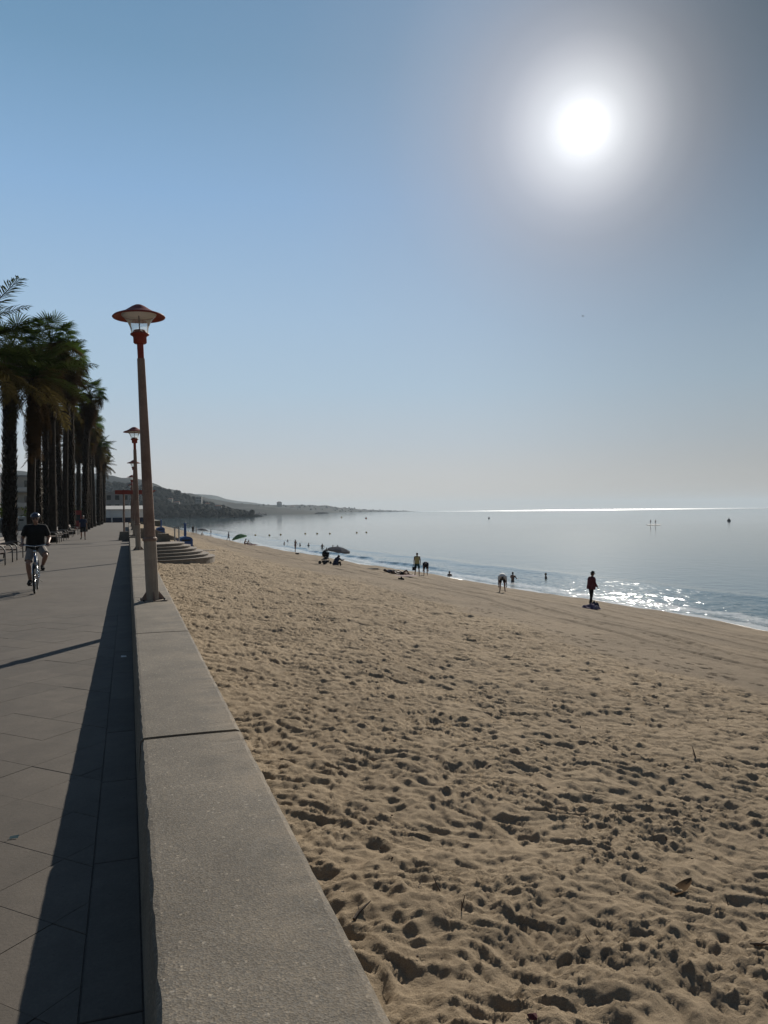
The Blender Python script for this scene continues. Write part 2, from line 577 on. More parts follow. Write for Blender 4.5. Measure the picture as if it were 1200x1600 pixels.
def concrete_mat():
    """exposed-aggregate concrete of the sea wall"""
    m, nt, N, L, p = new_mat('aggregate_concrete')
    p.inputs['Roughness'].default_value = 0.85
    p.inputs['Specular IOR Level'].default_value = 0.25
    geo = N.new('ShaderNodeNewGeometry'); P = geo.outputs['Position']

    def noise(scale, det, rough=0.6):
        n = N.new('ShaderNodeTexNoise'); n.inputs['Scale'].default_value = scale; n.inputs['Detail'].default_value = det; n.inputs['Roughness'].default_value = rough
        L.new(P, n.inputs['Vector']); return n.outputs['Fac']

    def ramp(f, a, b, lo, hi):
        r = N.new('ShaderNodeMapRange'); r.inputs[1].default_value = a; r.inputs[2].default_value = b; r.inputs[3].default_value = lo; r.inputs[4].default_value = hi
        L.new(f, r.inputs[0]); return r.outputs[0]

    def mul(a, b):
        q = N.new('ShaderNodeMath'); q.operation = 'MULTIPLY'; L.new(a, q.inputs[0]); L.new(b, q.inputs[1]); return q.outputs[0]
    vo = N.new('ShaderNodeTexVoronoi'); vo.inputs['Scale'].default_value = 150; L.new(P, vo.inputs['Vector'])
    sep = N.new('ShaderNodeSeparateColor'); L.new(vo.outputs['Color'], sep.inputs[0])
    peb = ramp(sep.outputs[0], 0.0, 1.0, 0.70, 1.28)
    vo2 = N.new('ShaderNodeTexVoronoi'); vo2.inputs['Scale'].default_value = 95; L.new(P, vo2.inputs['Vector'])
    sep2 = N.new('ShaderNodeSeparateColor'); L.new(vo2.outputs['Color'], sep2.inputs[0])
    white = ramp(sep2.outputs[1], 0.975, 0.985, 1.0, 1.7)
    oi = N.new('ShaderNodeObjectInfo')
    f = mul(mul(mul(peb, white), ramp(noise(2.2, 5), 0.3, 0.7, 0.82, 1.18)), mul(ramp(noise(0.7, 6, .7), 0.3, 0.7, 0.80, 1.15), ramp(oi.outputs['Random'], 0, 1, 0.9, 1.1)))
    cx = N.new('ShaderNodeCombineXYZ')
    for i in range(3): L.new(f, cx.inputs[i])
    hue = N.new('ShaderNodeMix'); hue.data_type = 'RGBA'; L.new(sep.outputs[2], hue.inputs[0])
    hue.inputs[6].default_value = (WALLC[0] * 1.06, WALLC[1], WALLC[2] * 0.92, 1); hue.inputs[7].default_value = (WALLC[0] * .94, WALLC[1] * .97, WALLC[2] * 1.02, 1)
    cm = N.new('ShaderNodeMix'); cm.data_type = 'RGBA'; cm.blend_type = 'MULTIPLY'; cm.inputs[0].default_value = 1
    L.new(hue.outputs[2], cm.inputs[6]); L.new(cx.outputs[0], cm.inputs[7])
    # scuffed lighter patches and salt
    sc_ = N.new('ShaderNodeMix'); sc_.data_type = 'RGBA'; L.new(ramp(noise(1.7, 9, 0.72), 0.60, 0.74, 0, 0.42), sc_.inputs[0]); L.new(cm.outputs[2], sc_.inputs[6])
    sc_.inputs[7].default_value = (0.25, 0.225, 0.195, 1)
    # blown sand lying thin along the beach edge of the top
    spx = N.new('ShaderNodeSeparateXYZ'); L.new(P, spx.inputs[0])
    dust = mul(mul(ramp(spx.outputs[0], 0.30, 0.66, 0.0, 1.0), ramp(noise(1.1, 7, .75), 0.46, 0.66, 0.0, 0.75)), ramp(spx.outputs[2], 0.36, 0.395, 0.0, 1.0))
    sd_ = N.new('ShaderNodeMix'); sd_.data_type = 'RGBA'; L.new(dust, sd_.inputs[0]); L.new(sc_.outputs[2], sd_.inputs[6]); sd_.inputs[7].default_value = (SAND[0] * .8, SAND[1] * .8, SAND[2] * .8, 1)
    # old water stains
    st_ = N.new('ShaderNodeMix'); st_.data_type = 'RGBA'; L.new(ramp(noise(0.9, 8, .7), 0.54, 0.70, 0.0, 0.45), st_.inputs[0]); L.new(sd_.outputs[2], st_.inputs[6]); st_.inputs[7].default_value = (0.075, 0.068, 0.056, 1)
    L.new(st_.outputs[2], p.inputs['Base Color'])
    b = N.new('ShaderNodeBump'); b.inputs['Strength'].default_value = 0.35; b.inputs['Distance'].default_value = 0.003; L.new(vo.outputs['Distance'], b.inputs['Height'])
    b2 = N.new('ShaderNodeBump'); b2.inputs['Strength'].default_value = 0.5; b2.inputs['Distance'].default_value = 0.004; L.new(noise(18, 6, .7), b2.inputs['Height']); L.new(b.outputs[0], b2.inputs['Normal'])
    L.new(b2.outputs[0], p.inputs['Normal'])
    return m


def paving_mat(name, lines):
    m, nt, N, L, p = new_mat(name)
    p.inputs['Roughness'].default_value = 0.8
    p.inputs['Specular IOR Level'].default_value = 0.3
    geo = N.new('ShaderNodeNewGeometry'); P = geo.outputs['Position']

    def noise(scale, det, rough=0.6, vec=None):
        n = N.new('ShaderNodeTexNoise'); n.inputs['Scale'].default_value = scale; n.inputs['Detail'].default_value = det; n.inputs['Roughness'].default_value = rough
        L.new(vec or P, n.inputs['Vector']); return n.outputs['Fac']

    def ramp(f, a, b, lo, hi):
        r = N.new('ShaderNodeMapRange'); r.inputs[1].default_value = a; r.inputs[2].default_value = b; r.inputs[3].default_value = lo; r.inputs[4].default_value = hi
        L.new(f, r.inputs[0]); return r.outputs[0]

    def mth(op, a, b):
        q = N.new('ShaderNodeMath'); q.operation = op
        for i, v in enumerate((a, b)):
            if isinstance(v, (int, float)): q.inputs[i].default_value = v
            else: L.new(v, q.inputs[i])
        return q.outputs[0]
    oi = N.new('ShaderNodeObjectInfo')
    f = mth('MULTIPLY', ramp(noise(0.6, 5), 0.3, 0.7, 0.86, 1.14), ramp(noise(60, 4, 0.7), 0.25, 0.75, 0.84, 1.16))
    f = mth('MULTIPLY', f, ramp(noise(3.5, 7, 0.75), 0.3, 0.7, 0.82, 1.16))
    if not lines: f = mth('MULTIPLY', f, ramp(oi.outputs['Random'], 0, 1, 0.90, 1.10))
    f = mth('MULTIPLY', f, ramp(noise(0.8, 8, .72), 0.56, 0.70, 1.0, 0.78))
    # old dark spots (gum, drips)
    f = mth('MULTIPLY', f, ramp(noise(14, 2), 0.69, 0.74, 1.0, 0.68))
    if lines:
        mp = N.new('ShaderNodeMapping'); mp.inputs['Rotation'].default_value = (0, 0, R(45)); mp.inputs['Scale'].default_value = (1 / SLAB,) * 3
        L.new(P, mp.inputs['Vector'])
        sp = N.new('ShaderNodeSeparateXYZ'); L.new(mp.outputs[0], sp.inputs[0])
        for ax in (0, 1):
            fr = mth('ABSOLUTE', mth('SUBTRACT', mth('FRACT', sp.outputs[ax], 0), 0.5), 0)
            f = mth('MULTIPLY', f, ramp(fr, 0.485, 0.494, 1.0, 0.78))
    cx = N.new('ShaderNodeCombineXYZ')
    for i in range(3): L.new(f, cx.inputs[i])
    cm = N.new('ShaderNodeMix'); cm.data_type = 'RGBA'; cm.blend_type = 'MULTIPLY'; cm.inputs[0].default_value = 1
    cm.inputs[6].default_value = (*PAVE, 1); L.new(cx.outputs[0], cm.inputs[7])
    L.new(cm.outputs[2], p.inputs['Base Color'])
    b = N.new('ShaderNodeBump'); b.inputs['Strength'].default_value = 0.5; b.inputs['Distance'].default_value = 0.004; L.new(noise(45, 6, .75), b.inputs['Height'])
    L.new(b.outputs[0], p.inputs['Normal'])
    return m


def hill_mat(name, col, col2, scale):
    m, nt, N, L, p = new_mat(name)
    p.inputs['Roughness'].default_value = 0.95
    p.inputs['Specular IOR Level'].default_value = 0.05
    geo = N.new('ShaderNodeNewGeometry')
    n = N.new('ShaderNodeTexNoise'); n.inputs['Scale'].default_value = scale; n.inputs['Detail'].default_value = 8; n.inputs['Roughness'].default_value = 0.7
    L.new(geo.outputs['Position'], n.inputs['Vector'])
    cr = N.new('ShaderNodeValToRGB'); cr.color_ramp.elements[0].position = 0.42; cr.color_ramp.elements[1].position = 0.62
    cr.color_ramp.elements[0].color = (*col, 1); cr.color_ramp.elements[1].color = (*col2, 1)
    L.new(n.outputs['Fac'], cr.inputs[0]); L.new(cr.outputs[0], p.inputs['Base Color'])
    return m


def glass_mat():
    m, nt, N, L, p = new_mat('clear_shade_glass')
    N.remove(p)
    tr = N.new('ShaderNodeBsdfTransparent'); tr.inputs[0].default_value = (0.93, 0.95, 0.95, 1)
    gl = N.new('ShaderNodeBsdfGlossy'); gl.inputs['Roughness'].default_value = 0.08; gl.inputs[0].default_value = (.8, .85, .88, 1)
    lw = N.new('ShaderNodeLayerWeight'); lw.inputs['Blend'].default_value = 0.12
    ms = N.new('ShaderNodeMixShader'); L.new(lw.outputs['Fresnel'], ms.inputs[0]); L.new(tr.outputs[0], ms.inputs[1]); L.new(gl.outputs[0], ms.inputs[2])
    tl = N.new('ShaderNodeBsdfTranslucent'); tl.inputs[0].default_value = (.8, .82, .82, 1)
    m2 = N.new('ShaderNodeMixShader'); m2.inputs[0].default_value = 0.22; L.new(ms.outputs[0], m2.inputs[1]); L.new(tl.outputs[0], m2.inputs[2])
    L.new(m2.outputs[0], N['Material Output'].inputs[0])
    return m


SAND = (0.350, 0.270, 0.182)
WALLC = (0.180, 0.156, 0.124)
PAVE = (0.104, 0.086, 0.068)
SLAB = 0.46

M = {}
M['sand'] = sand_mat()
M['sea'] = sea_mat()
M['concrete'] = concrete_mat()
M['pave'] = paving_mat('paving_slab_concrete', False)
M['pave_far'] = paving_mat('promenade_concrete', True)
M['joint'] = mat('dark_joint_filler', (0.03, 0.028, 0.026), 0.9, 0.3, 20)
M['step'] = mat('weathered_step_concrete', (0.21, 0.172, 0.135), 0.85, 0.2, 2.5, 0.004, 30, fine=0.15, fscale=60)
M['red'] = mat('weathered_red_paint', (0.23, 0.045, 0.032), 0.6, 0.2, 4, spec=0.2, fine=0.1, fscale=30)
M['post'] = mat('tan_painted_post', (0.25, 0.165, 0.125), 0.7, 0.18, 3, 0.002, 40, spec=0.25, fine=0.12, fscale=40, tint=(0.12, 0.06, 0.04))
M['sleeve'] = mat('tan_post_sleeve', (0.30, 0.235, 0.18), 0.7, 0.15, 5, 0.002, 60, fine=0.1, fscale=60)
M['glass'] = glass_mat()
M['white'] = mat('white_paint', (0.75, 0.75, 0.73), 0.5, 0.08, 3)
M['off_white'] = mat('off_white_canvas', (0.6, 0.58, 0.54), 0.8, 0.12, 2)
M['steel'] = mat('grey_steel', (0.28, 0.28, 0.28), 0.35, 0.15, 8, metal=0.8)
M['bench_steel'] = mat('dull_bench_steel', (0.12, 0.12, 0.12), 0.55, 0.2, 8, metal=0.6)
M['dark_metal'] = mat('dark_metal', (0.03, 0.03, 0.032), 0.45, 0.2, 8, metal=0.5)
M['blue'] = mat('blue_plastic', (0.012, 0.06, 0.22), 0.45, 0.12, 3, fine=0.05)
M['wood'] = mat('weathered_wood', (0.07, 0.042, 0.026), 0.7, 0.3, 9, 0.003, 30)
M['bark'] = mat('palm_bark', (0.036, 0.028, 0.022), 0.95, 0.35, 5, 0.02, 18, spec=0.08)
M['frond'] = leaf_mat('palm_leaf_green', (0.020, 0.028, 0.011), (0.034, 0.046, 0.012))
M['fan'] = leaf_mat('palm_fan_green', (0.026, 0.042, 0.013), (0.06, 0.10, 0.02))
M['olive'] = leaf_mat('ageing_palm_leaf', (0.045, 0.038, 0.018), (0.07, 0.055, 0.02))
M['dead'] = leaf_mat('dry_palm_leaf', (0.05, 0.033, 0.02), (0.045, 0.029, 0.015))
M['bush'] = leaf_mat('shrub_leaf', (0.035, 0.055, 0.018), (0.06, 0.09, 0.02))
M['skin'] = mat('skin', (0.30, 0.16, 0.11), 0.5, 0.1, 12)
M['skin_tan'] = mat('tanned_skin', (0.19, 0.095, 0.062), 0.5, 0.1, 12)
M['hair'] = mat('dark_hair', (0.02, 0.014, 0.01), 0.5, 0.3, 30)
M['eye'] = mat('eye_dark', (0.01, 0.01, 0.01), 0.2, 0.0)
M['lip'] = mat('lip', (0.2, 0.06, 0.05), 0.5, 0.05)
M['black'] = mat('black_cloth', (0.006, 0.006, 0.007), 0.9, 0.2, 14, 0.004, 20)
M['navy'] = mat('navy_cloth', (0.018, 0.024, 0.055), 0.85, 0.2, 14, 0.004, 20)
M['khaki'] = mat('light_grey_cloth', (0.21, 0.185, 0.17), 0.85, 0.12, 12, 0.004, 20)
M['maroon'] = mat('maroon_cloth', (0.085, 0.012, 0.018), 0.85, 0.2, 12, 0.004, 20)
M['yellow'] = mat('pale_yellow_cloth', (0.42, 0.36, 0.16), 0.85, 0.12, 12, 0.004, 20)
M['teal'] = mat('teal_cloth', (0.02, 0.07, 0.085), 0.85, 0.2, 12, 0.004, 20)
M['whitecloth'] = mat('white_cloth', (0.65, 0.64, 0.62), 0.85, 0.08, 12, 0.004, 20)
M['purple'] = mat('purple_cloth', (0.09, 0.06, 0.12), 0.85, 0.3, 9, 0.006, 20, tint=(0.3, 0.27, 0.3))
M['red_cloth'] = mat('red_cloth', (0.25, 0.04, 0.035), 0.85, 0.2, 9)
M['green_cloth'] = leaf_mat('green_parasol_fabric', (0.15, 0.26, 0.16), (0.13, 0.25, 0.14), 0.1)
M['grey_cloth'] = leaf_mat('grey_parasol_fabric', (0.2, 0.21, 0.23), (0.16, 0.16, 0.17), 0.1)
M['rubber'] = mat('black_rubber', (0.012, 0.012, 0.012), 0.75, 0.2, 30)
M['bike_blue'] = mat('blue_bike_paint', (0.03, 0.085, 0.2), 0.3, 0.06)
M['chrome'] = mat('bright_metal', (0.6, 0.6, 0.6), 0.25, 0.05, metal=1.0)
M['helmet'] = mat('dark_helmet_shell', (0.03, 0.035, 0.06), 0.25, 0.1)
M['stick'] = mat('driftwood', (0.08, 0.055, 0.038), 0.9, 0.3, 30, 0.003, 60)
M['dry_leaf'] = mat('dry_brown_leaf', (0.13, 0.085, 0.05), 0.9, 0.25, 20, spec=0.0)
M['render_wall'] = mat('cream_rendered_wall', (0.42, 0.37, 0.31), 0.9, 0.12, 0.4)
M['grey_wall'] = mat('grey_rendered_wall', (0.28, 0.27, 0.26), 0.9, 0.12, 0.4)
M['tile_roof'] = mat('terracotta_roof', (0.24, 0.10, 0.06), 0.9, 0.2, 1)
M['window'] = mat('dark_window_glass', (0.02, 0.025, 0.03), 0.1, 0.1)
M['asphalt'] = mat('asphalt', (0.05, 0.05, 0.05), 0.9, 0.2, 1.5, fine=0.2)
M['soil'] = mat('planted_ground', (0.10, 0.085, 0.055), 0.95, 0.3, 0.4, fine=0.2, fscale=12)
M['rock'] = mat('breakwater_rock', (0.09, 0.08, 0.07), 0.9, 0.35, 0.5)
M['redbox'] = mat('red_kiosk_paint', (0.26, 0.02, 0.016), 0.5, 0.1, 2)
M['buoy_y'] = mat('yellow_buoy', (0.5, 0.3, 0.03), 0.5, 0.1)
M['buoy_r'] = mat('orange_buoy', (0.5, 0.1, 0.02), 0.5, 0.1)
M['buoy_d'] = mat('dark_buoy', (0.05, 0.04, 0.04), 0.5, 0.1)
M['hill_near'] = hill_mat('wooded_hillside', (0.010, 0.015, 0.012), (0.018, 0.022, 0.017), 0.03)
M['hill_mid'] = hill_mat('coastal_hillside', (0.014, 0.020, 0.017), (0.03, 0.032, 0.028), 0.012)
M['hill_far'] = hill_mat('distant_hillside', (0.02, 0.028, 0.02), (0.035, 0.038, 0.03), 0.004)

SEA_Z = -4.25


# ------------------------------------------------------------------ terrain shapes
_SY = np.array([-400, -100, -40, 0, 30, 44, 66, 112, 150, 238, 400, 700, 1000], float)
_SX = np.array([20, 26, 28, 29.3, 29.4, 28.9, 26.2, 23.2, 20.6, 18.2, 15.0, 10.0, 6.0], float)


def shore_x(y):
    y = np.asarray(y, float)
    s = sum(np.interp(y + d, _SY, _SX) for d in (-14, -7, 0, 7, 14)) / 5
    return s + 0.35 * np.sin(y * 0.21 + 0.6) + 0.16 * np.sin(y * 0.63)


def sand_base(x, y):
    x = np.asarray(x, float)
    xs = shore_x(y)
    u = (x - 0.65) / (xs - 0.65)
    uc = np.clip(u, 0, 1)
    p = 0.97 * uc ** 1.3 + 0.03 * uc ** 4
    p = p + np.where(u > 1, (u - 1) * 1.4, 0)
    return -0.95 + (SEA_Z + 0.95) * p


def surf(x, y):
    return max(float(sand_base(x, y)), SEA_Z)


def at_ground(px, py):
    """where the ray of a pixel of the photograph reaches the beach or the sea"""
    r = ray(px, py)
    t0, t = 0.0, 1.0
    while t < 3000:
        p = EYE + r * t
        if p.z < surf(p.x, p.y):
            break
        t0 = t
        t *= 1.03
    for _ in range(40):
        tm = (t0 + t) / 2
        p = EYE + r * tm
        if p.z < surf(p.x, p.y): t = tm
        else: t0 = tm
    return EYE + r * t


def at_prom(px, py, z=0.0):
    return at_z(px, py, z)


def graded(a, b, s0, growth):
    """values from a to b with step s0 growing by growth per unit distance"""
    v = [a]; s = s0
    while v[-1] < b:
        s = max(s0, growth * (v[-1] - a) + s0)
        v.append(v[-1] + s)
    return np.array(v)


# ------------------------------------------------------------------ beach
def build_beach():
    xa = np.concatenate([np.arange(0.3, 6, 0.022), np.arange(6, 13, 0.038), np.arange(13, 34, 0.095)])
    ys = [-25.0, -18, -12, -8, -5, -3, -1, 0]
    y = 0.6
    while y < 420:
        ys.append(y)
        y += max(0.019, 0.0033 * y) if y < 70 else 0.006 * y - 0.2
    ya = np.array(ys)
    X, Y = np.meshgrid(xa, ya)
    # columns follow the shoreline further along, so that the strip narrows with the beach
    xs = shore_x(Y)
    k = np.clip((xs + 5) / 34.0, 0.25, 1.02)
    X = 0.3 + (X - 0.3) * np.where(Y > 50, 1 + (k - 1) * sstep(Y, 50, 140), 1)
    H = np.zeros_like(X)
    edge = 11.2 - 2.4 * sstep(Y, 30, 60) + 0.9 * value_noise(X * 0 + 3.1, Y * 0.16, 4) + 0.5 * value_noise(X * 0.3, Y * 0.5, 8)
    churn = 1 - sstep(X, edge - 0.5, edge + 0.9)          # 1 in the trampled dry sand
    dry = 1 - sstep(X, shore_x(Y) - 3.2, shore_x(Y) - 0.6)
    # broad undulation
    H += 0.07 * fbm(X * 0.45, Y * 0.45, 3, 20) * (0.3 + 0.7 * churn)
    # footprints: overlapping pits with sharp lips between them
    near = np.searchsorted(ya, 95)
    pit = np.zeros_like(X)
    rows_x = xa

    XW = X + 0.026 * value_noise(X * 7, Y * 7, 91) + 0.012 * value_noise(X * 17, Y * 17, 92)
    YW = Y + 0.026 * value_noise(X * 7, Y * 7, 93) + 0.012 * value_noise(X * 17, Y * 17, 94)

    def stamp(cx, cy, a, b, ang, dep, rim, arr):
        rr = max(a, b) * 1.9
        i0, i1 = np.searchsorted(ya, cy - rr), np.searchsorted(ya, cy + rr)
        if i1 - i0 < 2: return
        sx = X[i0]
        j0, j1 = np.searchsorted(sx, cx - rr), np.searchsorted(sx, cx + rr)
        if j1 - j0 < 2: return
        dx = XW[i0:i1, j0:j1] - cx; dy = YW[i0:i1, j0:j1] - cy
        ca, sa = math.cos(ang), math.sin(ang)
        u = (dx * ca + dy * sa) / a; v = (-dx * sa + dy * ca) / b
        r2 = u * u + v * v
        h = -dep * (1 - r2) + rim * np.exp(-((np.sqrt(r2) - 1.1) / 0.25) ** 2)
        h = np.where(r2 < 1.9, h, 1.0)
        arr[i0:i1, j0:j1] = np.minimum(arr[i0:i1, j0:j1], np.where(h < 0, h, arr[i0:i1, j0:j1])) if rim < 0.0001 else np.where(h < 0, np.minimum(arr[i0:i1, j0:j1], h), np.where(h < 1, arr[i0:i1, j0:j1] + h, arr[i0:i1, j0:j1]))

    rnd = random.Random(3)
    yy = 0.8
    while yy < 92:
        dens = 185 if yy < 14 else (100 if yy < 40 else 32)
        step = 0.5 if yy < 30 else 1.0
        for _ in range(int(dens * 11.5 * step)):
            cx = rnd.uniform(0.7, 12.3); cy = yy + rnd.uniform(0, step)
            q = rnd.random()
            a = (rnd.uniform(0.10, 0.16) if q < 0.05 else (rnd.uniform(0.055, 0.09) if q < 0.45 else rnd.uniform(0.03, 0.055))) * (1 + 0.5 * min(1, yy / 40))
            asp = rnd.uniform(0.36, 0.75)
            a, b = a * 1.22, a * 1.22 * asp
            ang = R(-44) + rnd.gauss(0, 0.42) if rnd.random() < 0.8 else rnd.uniform(0, math.pi)
            stamp(cx, cy, a, b, ang, b * rnd.uniform(0.17, 0.36) * (1 + 0.45 * min(1, yy / 30)), 0.0, pit)
        yy += step
    for _ in range(1):       # slumped crests
        pit[1:-1, 1:-1] = 0.5 * pit[1:-1, 1:-1] + 0.125 * (pit[:-2, 1:-1] + pit[2:, 1:-1] + pit[1:-1, :-2] + pit[1:-1, 2:])
    H += pit * churn
    # hummocks with sharp crests, then rumpled crumbs on top of the pits
    fade1 = 1 - sstep(Y, 25, 60)
    wx, wy = 0.25 * fbm(X * 1.3, Y * 1.3, 2, 31), 0.25 * fbm(X * 1.3, Y * 1.3, 2, 35)

    def rid(f, sd):
        p_, q_ = (X + wx) * 0.72 - (Y + wy) * 0.694, (X + wx) * 0.694 + (Y + wy) * 0.72
        return 0.5 - np.abs(value_noise(p_ * f * 0.62, q_ * f * 1.25, sd)) * 1.6
    H += (0.034 * rid(3.1, 40) + 0.022 * rid(7.0, 43)) * churn * (1 + 0.35 * sstep(Y, 10, 35))
    H += 0.011 * rid(13, 46) * churn * fade1
    nf_ = np.searchsorted(ya, 26)
    fine = np.zeros_like(X)
    fx, fy = X[:nf_], Y[:nf_]
    patch = 0.4 + 0.9 * sstep(value_noise(fx * 0.9, fy * 0.9, 77), -0.3, 0.5)
    fine[:nf_] = patch * 1.6 * (0.010 * (0.5 - np.abs(value_noise(fx * 17, fy * 17, 70)) * 1.6) + 0.0055 * value_noise(fx * 33, fy * 33, 71) + 0.0085 * value_noise(fx * 11, fy * 11, 72))
    H += fine * (0.25 + 0.75 * churn)
    # the raked, firmer strip: scattered single footprints and wheel tracks along the shore
    foot = np.zeros_like(X)
    for _ in range(1700):
        cy = 2 + 90 * rnd.random() ** 1.3
        cx = rnd.uniform(10.5, 28.0)
        if rnd.random() > (0.97 if cx < 17.5 else 0.4): continue
        for s in range(rnd.randint(1, 4)):
            stamp(cx + s * rnd.uniform(-0.15, 0.15), cy + s * 0.62, rnd.uniform(0.1, 0.17), rnd.uniform(0.06, 0.1), math.pi / 2 + rnd.uniform(-0.5, 0.5), rnd.uniform(0.035, 0.065), 0.0, foot)
    H += foot * (1 - churn) * dry
    off = shore_x(Y) - X
    sway = 0.25 * value_noise(Y * 0.05, Y * 0 + 2.2, 9)
    for c, w, dp in ((14.2, 0.16, 0.035), (12.4, 0.16, 0.035), (11.6, 0.1, 0.02), (9.7, 0.14, 0.03), (7.9, 0.14, 0.03), (6.2, 0.1, 0.02), (4.6, 0.12, 0.025)):
        g = np.exp(-((off - c - sway) / w) ** 2)
        H += (-2.6 * dp * g + 1.4 * dp * np.exp(-((np.abs(off - c - sway) - 2.0 * w) / w) ** 2)) * (1 - churn) * (0.6 + 0.5 * value_noise(Y * 0.4, Y * 0, 12))
    H += 0.012 * fbm(X * 1.6, Y * 1.2, 3, 80) * (1 - churn)
    # small step the waves have cut just above the water
    H += 0.10 * np.exp(-((off - 2.2) / 0.8) ** 2) * (1 + 0.4 * value_noise(Y * 0.5, Y * 0, 14))
    # sand heaped against the wall
    H += 0.05 * np.exp(-(X - 0.65) / 0.5)
    Z = sand_base(X, Y) + H
    wet = sstep(X, shore_x(Y) - 1.9 + 0.5 * value_noise(Y * 0.35, Y * 0, 15), shore_x(Y) - 0.7)
    damp = np.clip((1 - churn) * (0.85 + 0.3 * fbm(X * 0.25, Y * 0.12, 2, 99)), 0, 1)
    me = grid_mesh('sand_beach', X, Y, Z, M['sand'], {'wet': wet, 'damp': damp, 'rough': sstep(Y, 35, 80) * (0.25 + 0.75 * churn) * dry})
    o = link('sand_beach', me)
    tag(o, kind='structure')
    return o


build_beach()


# ------------------------------------------------------------------ sea
def build_sea():
    u = np.concatenate([np.arange(-2.5, 12, 0.16), np.arange(12, 45, 0.4)])
    s = 0.4; v = [45.0]
    while v[-1] < 9000:
        s *= 1.09; v.append(v[-1] + s)
    u = np.concatenate([u, v])
    ys = list(-np.geomspace(9000, 12, 30)) + list(np.arange(-8, 18, 0.8)) + list(np.arange(18, 80, 0.2))
    y = 80.0
    while y < 420:
        ys.append(y); y += 0.004 * y - 0.12
    ys += list(np.geomspace(425, 9000, 60))
    ya = np.array(ys)
    U, Y = np.meshgrid(u, ya)
    # rows lean outwards with distance so that the shoreline stays resolved
    X = shore_x(np.clip(Y, -400, 1000)) + U
    X = X + np.where(Y > 1000, -(Y - 1000) * 0.05, 0)
    Z = np.full_like(X, SEA_Z)
    # swash edge and a low breaker running along the shore
    along = Y * 0.11
    c1 = 4.0 + 1.3 * value_noise(along, along * 0, 3) + 0.4 * value_noise(Y * 0.5, Y * 0, 5)
    amp = 0.19 * sstep(np.sin(Y * 0.055 + 2.3) + 0.5 * value_noise(Y * 0.07, Y * 0, 6), -0.9, 0.6)
    d = U - c1
    br = np.where(d < 0, np.exp(-(d / 0.45) ** 2), np.exp(-(d / 1.5) ** 2))
    Z += amp * br * (1 - sstep(Y, 200, 400)) * (Y > -60)
    c2 = 10.5 + 1.2 * value_noise(along * 0.8, along * 0 + 7, 3)
    Z += 0.10 * np.exp(-((U - c2) / 1.4) ** 2) * (np.abs(Y) < 300)
    zone = np.exp(-(np.maximum(U - 5, 0) / 7.5) ** 1.5) * (1 - sstep(np.abs(Y), 200, 420))
    zone = zone * (1 - 0.6 * sstep(Y, 52, 85))
    Z += (0.030 * fbm(X * 0.9, Y * 0.7, 3, 11) + 0.028 * fbm(X * 2.4, Y * 1.6, 2, 13)) * (zone * sstep(U, -0.5, 2) + 0.12 * (1 - zone) * (np.abs(Y) < 420) * (U < 45))
    Z += 0.05 * np.exp(-((U + 0.2) / 0.5) ** 2) * 0.4
    edge = 0.9 * np.exp(-((U - 0.15 - 0.5 * value_noise(Y * 0.5, Y * 0, 22)) / 0.9) ** 2)
    crest = 0.66 * br * sstep(amp, 0.10, 0.24) * (d < 0.6)
    wash = 0.68 * np.exp(-((U - 2.2 - 0.6 * value_noise(Y * .3, Y * 0, 33)) / 1.5) ** 2)
    foam = np.clip(np.maximum(np.maximum(edge, crest), wash), 0, 1) * (1 - sstep(np.abs(Y), 250, 420))
    shallow = np.exp(-np.maximum(U, 0) / 1.6) * (U < 60)
    me = grid_mesh('sea', X, Y, Z, M['sea'], {'foam': foam, 'shallow': shallow, 'chop': zone})
    tag(link('sea', me), kind='structure')


build_sea()


# ------------------------------------------------------------------ promenade
def clip_poly(poly, a, b, c):
    """keep a*x + b*y <= c"""
    out = []
    for i in range(len(poly)):
        p, q = poly[i], poly[(i + 1) % len(poly)]
        dp, dq = a * p[0] + b * p[1] - c, a * q[0] + b * q[1] - c
        if dp <= 0: out.append(p)
        if dp * dq < 0:
            t = dp / (dp - dq)
            out.append((p[0] + (q[0] - p[0]) * t, p[1] + (q[1] - p[1]) * t))
    return out


def poly_area(p):
    return abs(sum(p[i][0] * p[(i + 1) % len(p)][1] - p[(i + 1) % len(p)][0] * p[i][1] for i in range(len(p)))) / 2


prom = MB()
prom.prism([(-9.0, -30), (0.05, -30), (0.05, 230), (-9.0, 230)], -0.4, -0.006)
prom_o = prom.build('promenade', M['pave_far'])
tag(prom_o, kind='structure')


